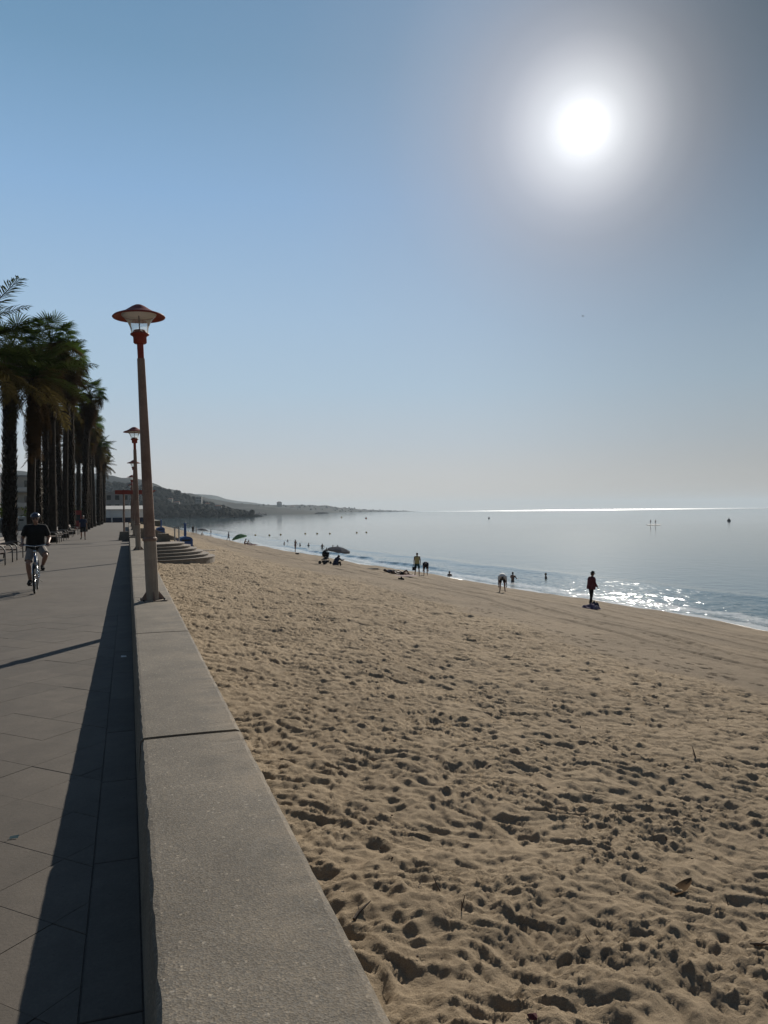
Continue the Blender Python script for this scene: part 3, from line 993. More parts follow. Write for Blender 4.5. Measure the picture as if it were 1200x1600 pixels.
def build_paving():
    rnd = random.Random(8)
    shared = None
    h = SLAB / 2
    g = 0.0017
    X1 = -0.185
    n = 0
    for i in range(-60, 60):
        for j in range(-60, 60):
            u, v = (i + 0.5) * SLAB, (j + 0.5) * SLAB
            # 45 degree grid, same phase as the drawn joints further off
            cx, cy = (u + v) / math.sqrt(2), (-u + v) / math.sqrt(2)
            if not (1.2 < cy < 14.5 and -0.2 * cy - 1.0 < cx < 0.3): continue
            k = h - g / 2
            poly = []
            for a, b in ((-k, -k), (k, -k), (k, k), (-k, k)):
                poly.append(((u + a + v + b) / math.sqrt(2), (-(u + a) + v + b) / math.sqrt(2)))
            cl = clip_poly(poly, 1, 0, X1)
            if len(cl) < 3 or poly_area(cl) < 0.012: continue
            z = rnd.uniform(-0.0016, 0.0014)
            if poly_area(cl) > 0.999 * poly_area(poly):
                if shared is None:
                    b = MB().prism([(x - cx, y - cy) for x, y in poly], -0.005, 0.0, 0.0009)
                    shared = b.mesh('paving_slab', M['pave'])
                o = child('paving_slab', shared, prom_o)
                o.location = (cx, cy, z)
                o.rotation_euler = (rnd.uniform(-.002, .002), rnd.uniform(-.002, .002), rnd.uniform(-.004, .004))
            else:
                child('paving_slab', MB().prism(cl, -0.005 + z, z, 0.002).mesh('paving_slab', M['pave']), prom_o)
            n += 1
    y = 0.6
    while y < 26:
        l = rnd.uniform(1.1, 1.4)
        z = rnd.uniform(-0.002, 0.001)
        b = MB().prism([(X1 + 0.007, y), (0.03, y), (0.03, y + l - 0.006), (X1 + 0.007, y + l - 0.006)], -0.005, 0.001 + z, 0.003)
        b.build('border_slab', M['pave'], prom_o)
        y += l


build_paving()

gnd = MB()
gnd.prism([(-2600, -300), (-16.0, -300), (-16.0, 1500), (-2600, 1500)], -1.2, -0.12)
tag(gnd.build('ground', M['soil']), kind='structure')
rd = MB(); rd.prism([(-16.0, -60), (-9.0, -60), (-9.0, 300), (-16.0, 300)], -0.4, -0.11)
tag(rd.build('road', M['asphalt']), kind='structure')
land2 = MB(); land2.prism([(-16.0, 300), (-9, 230.0), (9.0, 230), (9.5, 420), (4, 1500), (-16, 1500)], -4.6, -0.35)
tag(land2.build('coastal_ground', M['soil']), kind='structure')


# ------------------------------------------------------------------ sea wall
def wall_block(y0, y1, root, seed):
    ys = np.arange(y0, y1, 0.06 if y0 < 13 else 0.5)
    ys = np.append(ys, y1)
    # section: base in, top left, top right, outer base
    sec = [(0.036, -0.02), (0.040, 0.12), (0.062, 0.38), (0.071, 0.398), (0.09, 0.401), (0.25, 0.402), (0.45, 0.401), (0.626, 0.399), (0.645, 0.394), (0.655, 0.375), (0.665, 0.1), (0.69, -1.4)]
    S = len(sec)
    v = []
    for i, y in enumerate(ys):
        for j, (x, z) in enumerate(sec):
            yy = y
            n = float(value_noise(np.array(y * 7.0 + seed), np.array(j * 3.7), 2)) + 0.6 * float(value_noise(np.array(y * 22.0), np.array(j * 5.1 + seed), 3))
            if j in (1, 2, 3): x += n * 0.006; z += (n * 0.003 if j == 3 else 0)
            if j in (7, 8, 9): x += n * 0.004; z += min(0, n * 0.006) if j != 9 else 0
            if i == 0 and 0 < j < S - 1: yy += 0.008 if j in (3, 4, 5, 6, 7, 8) else 0.0
            if i == len(ys) - 1 and 0 < j < S - 1: yy -= 0.008 if j in (3, 4, 5, 6, 7, 8) else 0.0
            v.append((x, yy, z))
    f = []
    for i in range(len(ys) - 1):
        for j in range(S - 1):
            f.append((i * S + j, (i + 1) * S + j, (i + 1) * S + j + 1, i * S + j + 1))
    f.append(tuple(range(S)))
    f.append(tuple((len(ys) - 1) * S + j for j in range(S - 1, -1, -1)))
    b = MB(); b.add(v, f)
    b.build('wall_block', M['concrete'], root)


def sea_wall(y0, joints, y1, label, gaps):
    root = thing('sea_wall', label, 'wall', (0, 0, 0), 0)
    edges = [y0] + joints + [y1]
    for i in range(len(edges) - 1):
        g0 = gaps[i - 1] / 2 if i > 0 else 0
        g1 = gaps[i] / 2 if i < len(joints) else 0
        wall_block(edges[i] + g0, edges[i + 1] - g1, root, i * 13.7 + y0)
    MB().prism([(0.09, y0 + 0.02), (0.62, y0 + 0.02), (0.62, y1 - 0.02), (0.09, y1 - 0.02)], -1.2, 0.355).build('joint_filler', M['joint'], root)
    return root


sea_wall(-6.0, [4.83, 9.1, 13.0, 17.1, 21.4, 25.6, 29.2, 33.4, 37.6, 41.5], 45.2,
         'long grey concrete sea wall dividing promenade and sand, nearest the viewer', [0.034, 0.02, 0.014, 0.014, 0.012, 0.012, 0.012, 0.012, 0.012, 0.012])
sea_wall(51.6, [56, 60, 64, 68, 72, 76, 80, 84, 88, 92, 96, 100, 104], 108.0,
         'low concrete sea wall continuing beyond the fan-shaped steps', [0.012] * 13)
pier = thing('concrete_pier', 'short concrete pier carrying a lamp at the head of the fan steps', 'pier', (0.33, 48.4, 0))
MB().prism([(-0.3, -0.65), (0.3, -0.65), (0.3, 0.65), (-0.3, 0.65)], -0.1, 0.4, 0.02).build('pier_block', M['concrete'], pier)


# ------------------------------------------------------------------ fan steps
def half_disc(r, n=28, r0=0.0):
    pts = []
    for k in range(n + 1):
        a = -math.pi / 2 + math.pi * k / n
        pts.append((r * math.cos(a), r * math.sin(a)))
    return pts


def fan_steps(loc, label, rtop, nst, rise, tread, group=None):
    root = thing('fan_steps', label, 'steps', loc, 0, group)
    for i in range(nst):
        r = rtop + tread * i
        z = -rise * i
        b = MB()
        # riser, with a slightly projecting lighter nosing
        b.prism(half_disc(r - 0.03), z - rise - 0.25, z - 0.05)
        b.prism(half_disc(r), z - 0.048, z + 0.0 - 0.002, 0.008)
        b.build('step', M['step'], root)
    return root


fan_steps((0.3, 48.3, 0.0), 'fan of curved concrete steps descending from promenade to sand by the blue bin', 2.95, 6, 0.165, 0.36)


# ------------------------------------------------------------------ street lamps
def make_lamp():
    root = thing('street_lamp', 'nearest and tallest-looking lamp, red mushroom cap and clear glass shade on wall', 'street lamp', (0, 0, 0), 0, 'street lamps along the sea wall')
    H = 4.57
    p = MB(); p.prism([(-0.2, -0.17), (0.2, -0.17), (0.2, 0.17), (-0.2, 0.17)], 0.0, 0.012, 0.004); p.build('base_plate', M['sleeve'], root)
    for k in range(4):
        a = math.pi / 2 * k
        g = MB()
        d = Vector((math.cos(a), math.sin(a), 0)); s = Vector((-d.y, d.x, 0)) * 0.009
        pts = [d * 0.085 + Vector((0, 0, 0.012)), d * 0.19 + Vector((0, 0, 0.012)), d * 0.09 + Vector((0, 0, 0.15))]
        g.add([q + s for q in pts] + [q - s for q in pts], [(0, 1, 2), (5, 4, 3), (0, 3, 4, 1), (1, 4, 5, 2), (2, 5, 3, 0)])
        g.build('gusset', M['post'], root)
        bo = MB(); bo.tube([(d + s * 40)[:] and (0.155 * (1 if k in (0, 3) else -1), 0.13 * (1 if k < 2 else -1), 0.011), (0.155 * (1 if k in (0, 3) else -1), 0.13 * (1 if k < 2 else -1), 0.04)], 0.014, 6)
        bo.build('bolt', M['dark_metal'], root)
    MB().tube([(0, 0, 0.012), (0, 0, 0.94)], [0.098, 0.096], 12).build('post_sleeve', M['sleeve'], root)
    MB().lathe([(0.096, 0.925), (0.112, 0.93), (0.112, 0.965), (0.09, 0.985)], 16).build('collar_ring', M['post'], root)
    MB().tube([(0, 0, 0.95), (0, 0, 2.4), (0, 0, H - 0.83)], [0.086, 0.073, 0.058], 12).build('post', M['post'], root)
    MB().tube([(0, 0, H - 0.84), (0, 0, H - 0.58)], [0.048, 0.05], 12).build('neck', M['red'], root)
    MB().lathe([(0.001, H - 0.6), (0.085, H - 0.6), (0.1, H - 0.585), (0.1, H - 0.5), (0.115, H - 0.48), (0.14, H - 0.468), (0.14, H - 0.448), (0.105, H - 0.44),
                (0.1, H - 0.415), (0.085, H - 0.395), (0.001, H - 0.385)], 24).build('collar', M['red'], root, True)
    MB().lathe([(0.125, H - 0.445), (0.128, H - 0.40), (0.142, H - 0.34), (0.175, H - 0.265), (0.22, H - 0.21), (0.262, H - 0.17)], 28).build('glass_shade', M['glass'], root, True)
    MB().tube([(0, 0, H - 0.4), (0, 0, H - 0.17)], 0.009, 8).build('rod', M['dark_metal'], root)
    MB().lathe([(0.001, H - 0.135), (0.17, H - 0.145), (0.255, H - 0.168), (0.262, H - 0.155), (0.17, H - 0.13), (0.001, H - 0.12)], 28).build('reflector', M['white'], root, True)
    MB().lathe([(0.001, H), (0.05, H - 0.005), (0.1, H - 0.03), (0.17, H - 0.078), (0.235, H - 0.118), (0.31, H - 0.145), (0.37, H - 0.168), (0.395, H - 0.19), (0.39, H - 0.2),
                (0.36, H - 0.192), (0.30, H - 0.17), (0.235, H - 0.145), (0.15, H - 0.10), (0.001, H - 0.06)], 32).build('cap', M['red'], root, True)
    return root


lamp = make_lamp()
lamp_labels = ['second lamp along the wall, red cap and tan post standing just past the nearest lamp',
               'third lamp along the wall, standing on the pier at the head of the fan steps',
               'fourth lamp along the wall, slim tan post beyond the fan steps',
               'fifth and most distant lamp, small red cap close to the red beam']
lamp.location = (0.35, 12.45, 0.402)
lamp.rotation_euler = (0, R(-2.1), R(8))
for i, yy in enumerate((30.0, 48.4, 67.2, 86.0)):
    l = dup(lamp, (0.35, yy, 0.40), R(8 + 11 * i), lamp_labels[i])
    l.rotation_euler = (R(random.uniform(-.3, .3)), R((-1.3, 0.1, -0.4, 0.1)[i]), R(8 + 11 * i))


# ------------------------------------------------------------------ palms
def feather_mesh(name, L, droop, m, seed, nl=46, ll=0.62, dens=1.0):
    rnd = random.Random(seed)
    b = MB()
    pts = []
    n = 12
    for i in range(n + 1):
        t = i / n
        pts.append(Vector((0, L * (t - 0.12 * droop * t * t), L * (0.10 * t - droop * 0.55 * t * t))))
    b.tube(pts, [0.035 * (1 - 0.85 * i / n) for i in range(n + 1)], 5)

    def pos(t):
        k = t * n; i = min(int(k), n - 1); f = k - i
        return pts[i].lerp(pts[i + 1], f), (pts[i + 1] - pts[i]).normalized()
    for k in range(nl):
        t = 0.14 + 0.85 * (k + rnd.random() * 0.5) / nl
        p, d = pos(t)
        for s in (-1, 1):
            l = ll * (math.sin(math.pi * (0.15 + 0.8 * t)) ** 0.6) * rnd.uniform(0.75, 1.1)
            side = Vector((s, 0, 0))
            up = Vector((0, 0, 1))
            dirv = (side * 0.8 + d * rnd.uniform(0.5, 0.85) + up * rnd.uniform(-0.1, 0.35)).normalized()
            w = 0.022
            wv = d.cross(dirv).normalized().cross(dirv).normalized() * w
            q1 = p + dirv * l * 0.55
            q2 = p + dirv * l + Vector((0, 0, -l * rnd.uniform(0.15, 0.4)))
            b.add([p - wv * 0.4, p + wv * 0.4, q1 + wv, q1 - wv, q2], [(0, 1, 2, 3), (3, 2, 4)])
    return b.mesh(name, m)


def fan_mesh(name, PL, BL, m, seed, nb=34, droop=0.5, spread=205):
    rnd = random.Random(seed)
    b = MB()
    pet = [Vector((0, PL * t, PL * (0.18 * t - 0.25 * t * t))) for t in (0, 0.33, 0.66, 1.0)]
    b.tube(pet, [0.028, 0.022, 0.017, 0.012], 5)
    c = pet[-1]
    tilt = Matrix.Rotation(R(rnd.uniform(-35, -15)), 3, 'X')
    for k in range(nb):
        a = R(-spread / 2 + spread * k / (nb - 1) + rnd.uniform(-2, 2))
        l = BL * (0.72 + 0.28 * math.cos(a * 0.7)) * rnd.uniform(0.9, 1.08)
        d = tilt @ Vector((math.sin(a), math.cos(a), 0.10 * ((k % 2) * 2 - 1)))
        wv = tilt @ Vector((math.cos(a), -math.sin(a), 0.5 * ((k % 2) * 2 - 1)))
        wv.normalize()
        q1 = c + d * l * 0.5
        q2 = c + d * l * 0.8 + Vector((0, 0, -droop * l * 0.10))
        q3 = c + d * l * rnd.uniform(0.92, 1.0) + Vector((rnd.uniform(-.04, .04), 0, -droop * l * rnd.uniform(0.3, 0.6)))
        w1, w2 = l * 0.032, l * 0.022
        b.add([c, q1 - wv * w1, q1 + wv * w1, q2 - wv * w2, q2 + wv * w2, q3], [(0, 2, 1), (1, 2, 4, 3), (3, 4, 5)])
    return b.mesh(name, m)


FEATHER = [feather_mesh('frond', 3.3, d, M['frond'], s) for d, s in ((0.35, 1), (0.6, 2), (0.85, 3), (0.5, 4))]
FEATHER_DEAD = [feather_mesh('dead_frond', 2.8, d, M['dead'], s, 34, 0.5) for d, s in ((0.6, 5), (0.9, 6))]
FEATHER_OLD = [feather_mesh('frond', 3.3, d, M['olive'], s) for d, s in ((0.45, 11), (0.7, 12), (0.85, 13), (0.6, 14))]
FAN_OLD = [fan_mesh('fan_leaf', p, l, M['olive'], s, 34, 0.9) for p, l, s in ((1.2, 1.05, 21), (1.35, 1.15, 22), (1.0, 0.95, 23), (1.25, 1.1, 24))]
FAN = [fan_mesh('fan_leaf', p, l, M['fan'], s) for p, l, s in ((1.2, 1.05, 1), (1.35, 1.15, 2), (1.0, 0.95, 3), (1.25, 1.1, 4))]
FAN_DEAD = [fan_mesh('dead_fan_leaf', p, l, M['dead'], s, 26, 1.1, 150) for p, l, s in ((1.0, 1.0, 7), (1.1, 0.9, 8), (0.9, 1.0, 9))]


def trunk_mb(h, r0, r1, lean, boots, seed):
    rnd = random.Random(seed)
    b = MB()
    n = max(14, int(h / 0.32))
    seg = 12
    pts, rad = [], []
    for i in range(n + 1):
        t = i / n
        pts.append(Vector((lean[0] * t * t, lean[1] * t * t, h * t)))
        flare = 1 + 0.35 * math.exp(-t * h / 0.5)
        rad.append((r0 + (r1 - r0) * t) * flare * (1 + (0.045 if i % 2 else -0.03)))
    b.tube(pts, rad, seg)
    if boots:
        lo = 0.05 if boots == 2 else 0.62
        z = h * lo
        while z < h - 0.1:
            t = z / h
            c = Vector((lean[0] * t * t, lean[1] * t * t, z))
            r = r0 + (r1 - r0) * t
            m = 9
            o = rnd.random() * 6
            for k in range(m):
                a = o + 2 * math.pi * k / m + rnd.uniform(-.15, .15)
                d = Vector((math.cos(a), math.sin(a), 0)); s = Vector((-d.y, d.x, 0))
                l = rnd.uniform(0.2, 0.42)
                w = 0.06
                p0 = c + d * r * 0.9
                p1 = p0 + d * (l * 0.55) + Vector((0, 0, l))
                b.add([p0 - s * w, p0 + s * w, p1 + s * w * 0.55, p1 - s * w * 0.55, p0 + d * 0.07 - s * w + Vector((0, 0, -0.02)), p0 + d * 0.07 + s * w + Vector((0, 0, -0.02))],
                      [(0, 1, 2, 3), (4, 3, 2, 5), (0, 3, 4), (1, 5, 2), (0, 4, 5, 1)])
            z += 0.20 if boots == 2 else 0.26
    return b


def palm(kind, x, y, h, seed, label, cat='palm tree', r0=0.23, r1=0.17, boots=1, scale=1.0, nfr=30, ndead=16):
    rnd = random.Random(seed)
    root = thing('fan_palm' if kind == 'fan' else 'feather_palm', label, cat, (x, y, -0.1 if x < -5.5 else 0.0), rnd.uniform(0, 6.28), 'palm trees in the promenade avenue')
    lean = (rnd.uniform(-.5, .5), rnd.uniform(-.5, .5))
    trunk_mb(h, r0, r1, lean, boots, seed).build('trunk', M['bark'], root, True)
    top = Vector((lean[0], lean[1], h))
    live = FAN if kind == 'fan' else FEATHER
    old = FAN_OLD if kind == 'fan' else FEATHER_OLD
    dead = FAN_DEAD if kind == 'fan' else FEATHER_DEAD
    for k in range(nfr):
        az = k * 2.39996 + rnd.uniform(-.25, .25)
        t = (k + 0.5) / nfr
        pitch = R((80 if kind == 'fan' else 66) - (118 if kind == 'fan' else 100) * t ** 0.85 + rnd.uniform(-8, 8))
        Mx = Matrix.Translation(top + Vector((0, 0, 0.25 * (1 - t)))) @ Matrix.Rotation(az, 4, 'Z') @ Matrix.Rotation(pitch, 4, 'X') @ Matrix.Rotation(rnd.uniform(-.5, .5), 4, 'Y') @ Matrix.Scale(scale * rnd.uniform(0.82, 1.1), 4)
        child('frond', (live if t < 0.62 else old)[k % 4], root, Mx)
    for k in range(ndead):
        az = k * 2.39996 + rnd.uniform(-.4, .4)
        pitch = R(-38 - 44 * k / max(1, ndead) + rnd.uniform(-8, 8))
        Mx = Matrix.Translation(top + Vector((0, 0, -0.12 - 1.9 * k / max(1, ndead)))) @ Matrix.Rotation(az, 4, 'Z') @ Matrix.Rotation(pitch, 4, 'X') @ Matrix.Rotation(rnd.uniform(-.6, .6), 4, 'Y') @ Matrix.Scale(scale * rnd.uniform(0.8, 1.05), 4)
        child('dead_frond', dead[k % len(dead)], root, Mx)
    return root


def yd(x, depth):
    """promenade position at a given camera depth"""
    return (depth - x * math.sin(YAW)) / math.cos(YAW)


palm('feather', -5.35, yd(-5.35, 26.0), 7.2, 1, 'nearest feather palm, mostly out of frame with dark fronds reaching in from the left', r0=0.26, boots=1, nfr=34, ndead=14, scale=1.05)
palm('feather', -4.5, yd(-4.5, 37.5), 8.3, 2, 'feather palm with smooth slim dark trunk just behind the cyclist', r0=0.2, r1=0.17, boots=1, nfr=32, ndead=24, scale=.92)
palm('fan', -6.6, yd(-6.6, 45.2), 11.5, 3, 'fan palm with the thickest shaggy trunk at the left edge', r0=0.33, r1=0.27, boots=2, ndead=34, scale=.85, nfr=40)
palm('fan', -4.5, yd(-4.5, 48.5), 12.4, 4, 'tallest-looking fan palm with bright green top beside the benches', r0=0.22, ndead=46, scale=.82, nfr=44)
palm('fan', -6.8, yd(-6.8, 61.0), 13.2, 5, 'fan palm in the back row between the two nearest slim trunks', r0=0.27, boots=2, ndead=40, scale=.85, nfr=40)
palm('fan', -6.8, yd(-6.8, 67.5), 12.6, 6, 'fan palm in the back row, shaggy trunk right beside its twin', r0=0.27, boots=2, ndead=40, scale=.85, nfr=40)
rest = [(-4.5, 58, 'fan', 13.4), (-4.75, 68, 'fan', 13.8), (-6.7, 75, 'fan', 13.0), (-4.25, 78, 'fan', 13.7), (-6.8, 80, 'fan', 12.6), (-4.4, 88, 'fan', 13.4), (-4.5, 98, 'fan', 13.2), (-6.8, 96, 'feather', 11.0),
        (-4.5, 108, 'fan', 13.4), (-4.4, 119, 'feather', 12.0), (-6.8, 112, 'fan', 13), (-4.5, 130, 'fan', 13.2), (-4.5, 142, 'fan', 12.6), (-4.4, 154, 'feather', 11.4), (-6.8, 134, 'fan', 12.8)]
ords = ['third palm of the front row, straight trunk past the nearest bench group', 'fourth palm of the front row, slim trunk left of the red kiosk', 'back-row fan palm just left of the red kiosk with a long dry skirt',
        'tall palm standing slightly out of line just right of the red kiosk', 'back-row palm with shaggy trunk half hidden left of the red kiosk', 'fifth palm of the front row, beyond the red kiosk', 'sixth palm of the front row, crown overlapping its neighbours',
        'feather palm of the back row, spiky low fronds behind the red kiosk', 'seventh palm of the front row, far down the promenade', 'feather palm of the front row with spiky crown before the white bar',
        'back-row palm far down the promenade behind the seventh front palm', 'ninth palm of the front row, short with distance', 'tenth palm of the front row, near the white beach bar',
        'last palm of the front row, spiky feather crown beside the white beach bar', 'last palm of the back row, far behind beside the white beach bar']
for k, (px_, dd, kd, hh) in enumerate(rest):
    palm(kd, px_ + random.uniform(-.15, .15), yd(px_, dd), hh + random.uniform(-.3, .3), 20 + k, ords[k], boots=(2 if px_ < -6 or k % 2 else 1), ndead=(40 if kd == 'fan' else 22), nfr=38, scale=(.86 if dd < 80 else 1.02) if kd == 'fan' else .85, r0=random.uniform(.2, .27))


# ------------------------------------------------------------------ people
def ik(a, b, l1, l2, pole):
    a, b = Vector(a), Vector(b)
    d = b - a
    D = min(d.length, (l1 + l2) * 0.999)
    d = d.normalized()
    x = (l1 * l1 - l2 * l2 + D * D) / (2 * D)
    h = math.sqrt(max(0, l1 * l1 - x * x))
    p = Vector(pole); p = (p - d * p.dot(d)).normalized()
    return a + d * x + p * h


BODIES = []          # objects whose pieces are welded into one skin at the end


def weld(name, mb, m, parent, voxel, smooth=True):
    o = mb.build(name, m, parent)
    BODIES.append((o, voxel))
    return o


def flush_bodies():
    for o, vx in BODIES:
        r = o.modifiers.new('weld', 'REMESH'); r.mode = 'VOXEL'; r.voxel_size = vx; r.use_smooth_shade = True
        s = o.modifiers.new('smooth', 'SMOOTH'); s.factor = 0.5; s.iterations = 3
    bpy.context.view_layer.update()
    dg = bpy.context.evaluated_depsgraph_get()
    new = []
    for o, vx in BODIES:
        new.append(bpy.data.meshes.new_from_object(o.evaluated_get(dg)))
    for (o, vx), me in zip(BODIES, new):
        o.modifiers.clear()
        nm = o.data.name
        o.data = me
        me.name = nm


def fk(lean=4, hipL=(0, 5), hipR=(0, 5), armL=(4, 10, 8), armR=(4, 10, 8), head=0, H=1.72, hunch=0, hip_abd=4):
    """joints of a figure that faces +Y, X to its right. hip*: (flexion, knee bend); arm*: (flexion, elbow bend, abduction)"""
    k = H / 1.72
    J = {}
    P = Vector((0, 0, 0))
    t = Vector((0, math.sin(R(lean)), math.cos(R(lean))))
    t2 = Vector((0, math.sin(R(lean + hunch)), math.cos(R(lean + hunch))))
    J['pelvis'] = P
    J['waist'] = P + t * 0.14 * k
    J['chest'] = J['waist'] + t2 * 0.22 * k
    J['neck'] = J['chest'] + t2 * 0.16 * k
    hd = R(lean + hunch + head)
    hv = Vector((0, math.sin(hd), math.cos(hd)))
    J['head'] = J['neck'] + hv * 0.165 * k
    J['headdir'] = hv
    J['up'] = t2
    for s, n, (f, kb), (a, e, ab) in ((-1, 'L', hipL, armL), (1, 'R', hipR, armR)):
        hip = P + Vector((s * 0.095 * k, 0, -0.03 * k))
        th = Vector((s * math.sin(R(hip_abd)), math.sin(R(f)), -math.cos(R(f)))).normalized()
        knee = hip + th * 0.43 * k
        sh = Vector((s * math.sin(R(hip_abd * .4)), math.sin(R(f - kb)), -math.cos(R(f - kb)))).normalized()
        ank = knee + sh * 0.42 * k
        J['hip' + n], J['knee' + n], J['ankle' + n] = hip, knee, ank
        fa = R(max(-60, min(35, (f - kb) * 0.5)))
        J['toe' + n] = ank + Vector((s * 0.03, math.cos(fa) * 0.16, -0.055 + math.sin(fa) * 0.16)) * k
        shd = J['neck'] + Vector((s * 0.185 * k, 0, 0)) - t2 * 0.035 * k
        ua = Vector((s * math.sin(R(ab)), math.cos(R(ab)) * math.sin(R(a)), -math.cos(R(ab)) * math.cos(R(a))))
        elb = shd + ua * 0.29 * k
        fd = Vector((s * math.sin(R(ab * .4)), math.cos(R(ab * .4)) * math.sin(R(a + e)), -math.cos(R(ab * .4)) * math.cos(R(a + e))))
        J['sh' + n], J['elb' + n], J['wr' + n] = shd, elb, elb + fd * 0.255 * k
        J['hd' + n] = fd
    J['k'] = k
    return J


def lowest(J):
    k = J['k']
    z = 1e9
    for n in 'LR':
        z = min(z, J['ankle' + n].z - 0.075 * k, J['toe' + n].z - 0.03 * k)
    return z


def body_mb(J, fem=False):
    k = J['k']
    b = MB()
    X = Vector((1, 0, 0))
    w = 0.93 if fem else 1.0
    # torso: elliptical rings up the spine
    up0 = (J['waist'] - J['pelvis']).normalized()
    pts = [J['pelvis'] - up0 * 0.09 * k, J['pelvis'] - up0 * 0.04 * k, J['pelvis'] + up0 * 0.03 * k, J['waist'], J['waist'].lerp(J['chest'], .5), J['chest'], J['chest'].lerp(J['neck'], .5), J['neck'] - J['up'] * 0.02 * k, J['neck'] + J['up'] * 0.02 * k]
    rad = [(0.07, 0.06), (0.15, 0.105), (0.168 / w * 0.97, 0.12), (0.142 * w, 0.108), (0.15 * w, 0.112), (0.168 * w, 0.118), (0.172 * w, 0.108), (0.12 * w, 0.08), (0.06, 0.06)]
    b.tube(pts, [(r[0] * k, r[1] * k) for r in rad], 18, True, side=X)
    b.capsule(J['neck'] - J['up'] * 0.03 * k, 0.058 * k, J['head'] - J['headdir'] * 0.05 * k, 0.052 * k)
    # head: skull, jaw, nose, ears, brow
    hd = J['headdir']; fw = X.cross(hd) * -1
    if fw.y < 0: fw = -fw
    Mh = Matrix((X, fw, hd)).transposed()
    c = J['head']
    L = lambda x, y, z: c + Mh @ Vector((x * k, y * k, z * k))
    b.ellipsoid(L(0, -0.005, 0.025), (0.075 * k, 0.095 * k, 0.098 * k), Mh)
    b.ellipsoid(L(0, 0.022, -0.045), (0.056 * k, 0.068 * k, 0.068 * k), Mh)
    b.capsule(L(0, 0.088, 0.015), 0.011 * k, L(0, 0.104, -0.022), 0.016 * k, 8)
    b.capsule(L(-0.04, 0.078, 0.035), 0.016 * k, L(0.04, 0.078, 0.035), 0.016 * k, 8)
    for s in (-1, 1):
        b.ellipsoid(L(s * 0.078, -0.005, -0.005), (0.011 * k, 0.02 * k, 0.033 * k), Mh, 8, 6)
    for s, n in ((-1, 'L'), (1, 'R')):
        b.capsule(J['chest'].lerp(J['neck'], .8), (0.08 * k), J['sh' + n], 0.058 * k)
        b.capsule(J['sh' + n], 0.056 * k, J['elb' + n], 0.041 * k)
        b.capsule(J['elb' + n], 0.041 * k, J['wr' + n], 0.027 * k)
        d = J['hd' + n].normalized()
        grip = J.get('grip' + n)
        sd = X - d * X.dot(d)
        sd = sd.normalized() if sd.length > 0.2 else Vector((0, 0, 1))
        nrm = d.cross(sd)
        if J.get('palm' + n): nrm = J['palm' + n]; sd = nrm.cross(d).normalized()
        elif s * nrm.x > 0: nrm = -nrm     # palm side faces the body / down
        across = d.cross(nrm).normalized()
        pc = J['wr' + n] + d * 0.05 * k
        b.tube([J['wr' + n] - d * 0.01 * k, pc, J['wr' + n] + d * 0.095 * k], [(0.026 * k, 0.02 * k), (0.04 * k, 0.016 * k), (0.042 * k, 0.014 * k)], 10, True, side=across)
        for q, (o, ln) in enumerate(((-0.031, .068), (-0.011, .078), (0.010, .074), (0.030, .058))):
            base = J['wr' + n] + d * 0.09 * k + across * o * k
            curl = 0.55 if grip is None else 1.35
            p1 = base + (d * math.cos(curl * .5) + nrm * math.sin(curl * .5)) * ln * .5 * k
            p2 = p1 + (d * math.cos(curl * 1.2) + nrm * math.sin(curl * 1.2)) * ln * .45 * k
            b.capsule(base, 0.0095 * k, p1, 0.009 * k, 6); b.capsule(p1, 0.009 * k, p2, 0.0075 * k, 6)
        ts = -1 if (Vector((-s, 0.6, 0.3)).dot(across) < 0) else 1
        tb = J['wr' + n] + d * 0.03 * k + across * ts * 0.03 * k
        t1 = tb + (across * ts * 0.7 + d * 0.8 + nrm * 0.3).normalized() * 0.04 * k
        b.capsule(tb, 0.0125 * k, t1, 0.0105 * k, 6); b.capsule(t1, 0.0105 * k, t1 + (d * 0.9 + nrm * 0.5).normalized() * 0.03 * k, 0.0085 * k, 6)
        b.capsule(J['hip' + n], 0.088 * k, J['hip' + n].lerp(J['knee' + n], .5), 0.073 * k)
        b.capsule(J['hip' + n].lerp(J['knee' + n], .5), 0.073 * k, J['knee' + n], 0.054 * k)
        cal = J['knee' + n].lerp(J['ankle' + n], .3)
        b.capsule(J['knee' + n], 0.052 * k, cal, 0.055 * k)
        b.capsule(cal, 0.055 * k, J['ankle' + n], 0.034 * k)
        fd = (J['toe' + n] - J['ankle' + n])
        heel = J['ankle' + n] + Vector((0, -0.045 * k * (1 if fd.y > 0 else -1), -0.045 * k))
        b.capsule(J['ankle' + n], 0.036 * k, heel, 0.03 * k)
        b.capsule(heel, 0.03 * k, J['toe' + n], (0.038 * k, 0.022 * k), side=X)
        b.capsule(J['ankle' + n], 0.036 * k, J['toe' + n].lerp(J['ankle' + n], .35), (0.036 * k, 0.026 * k), side=X)
    return b, L, Mh


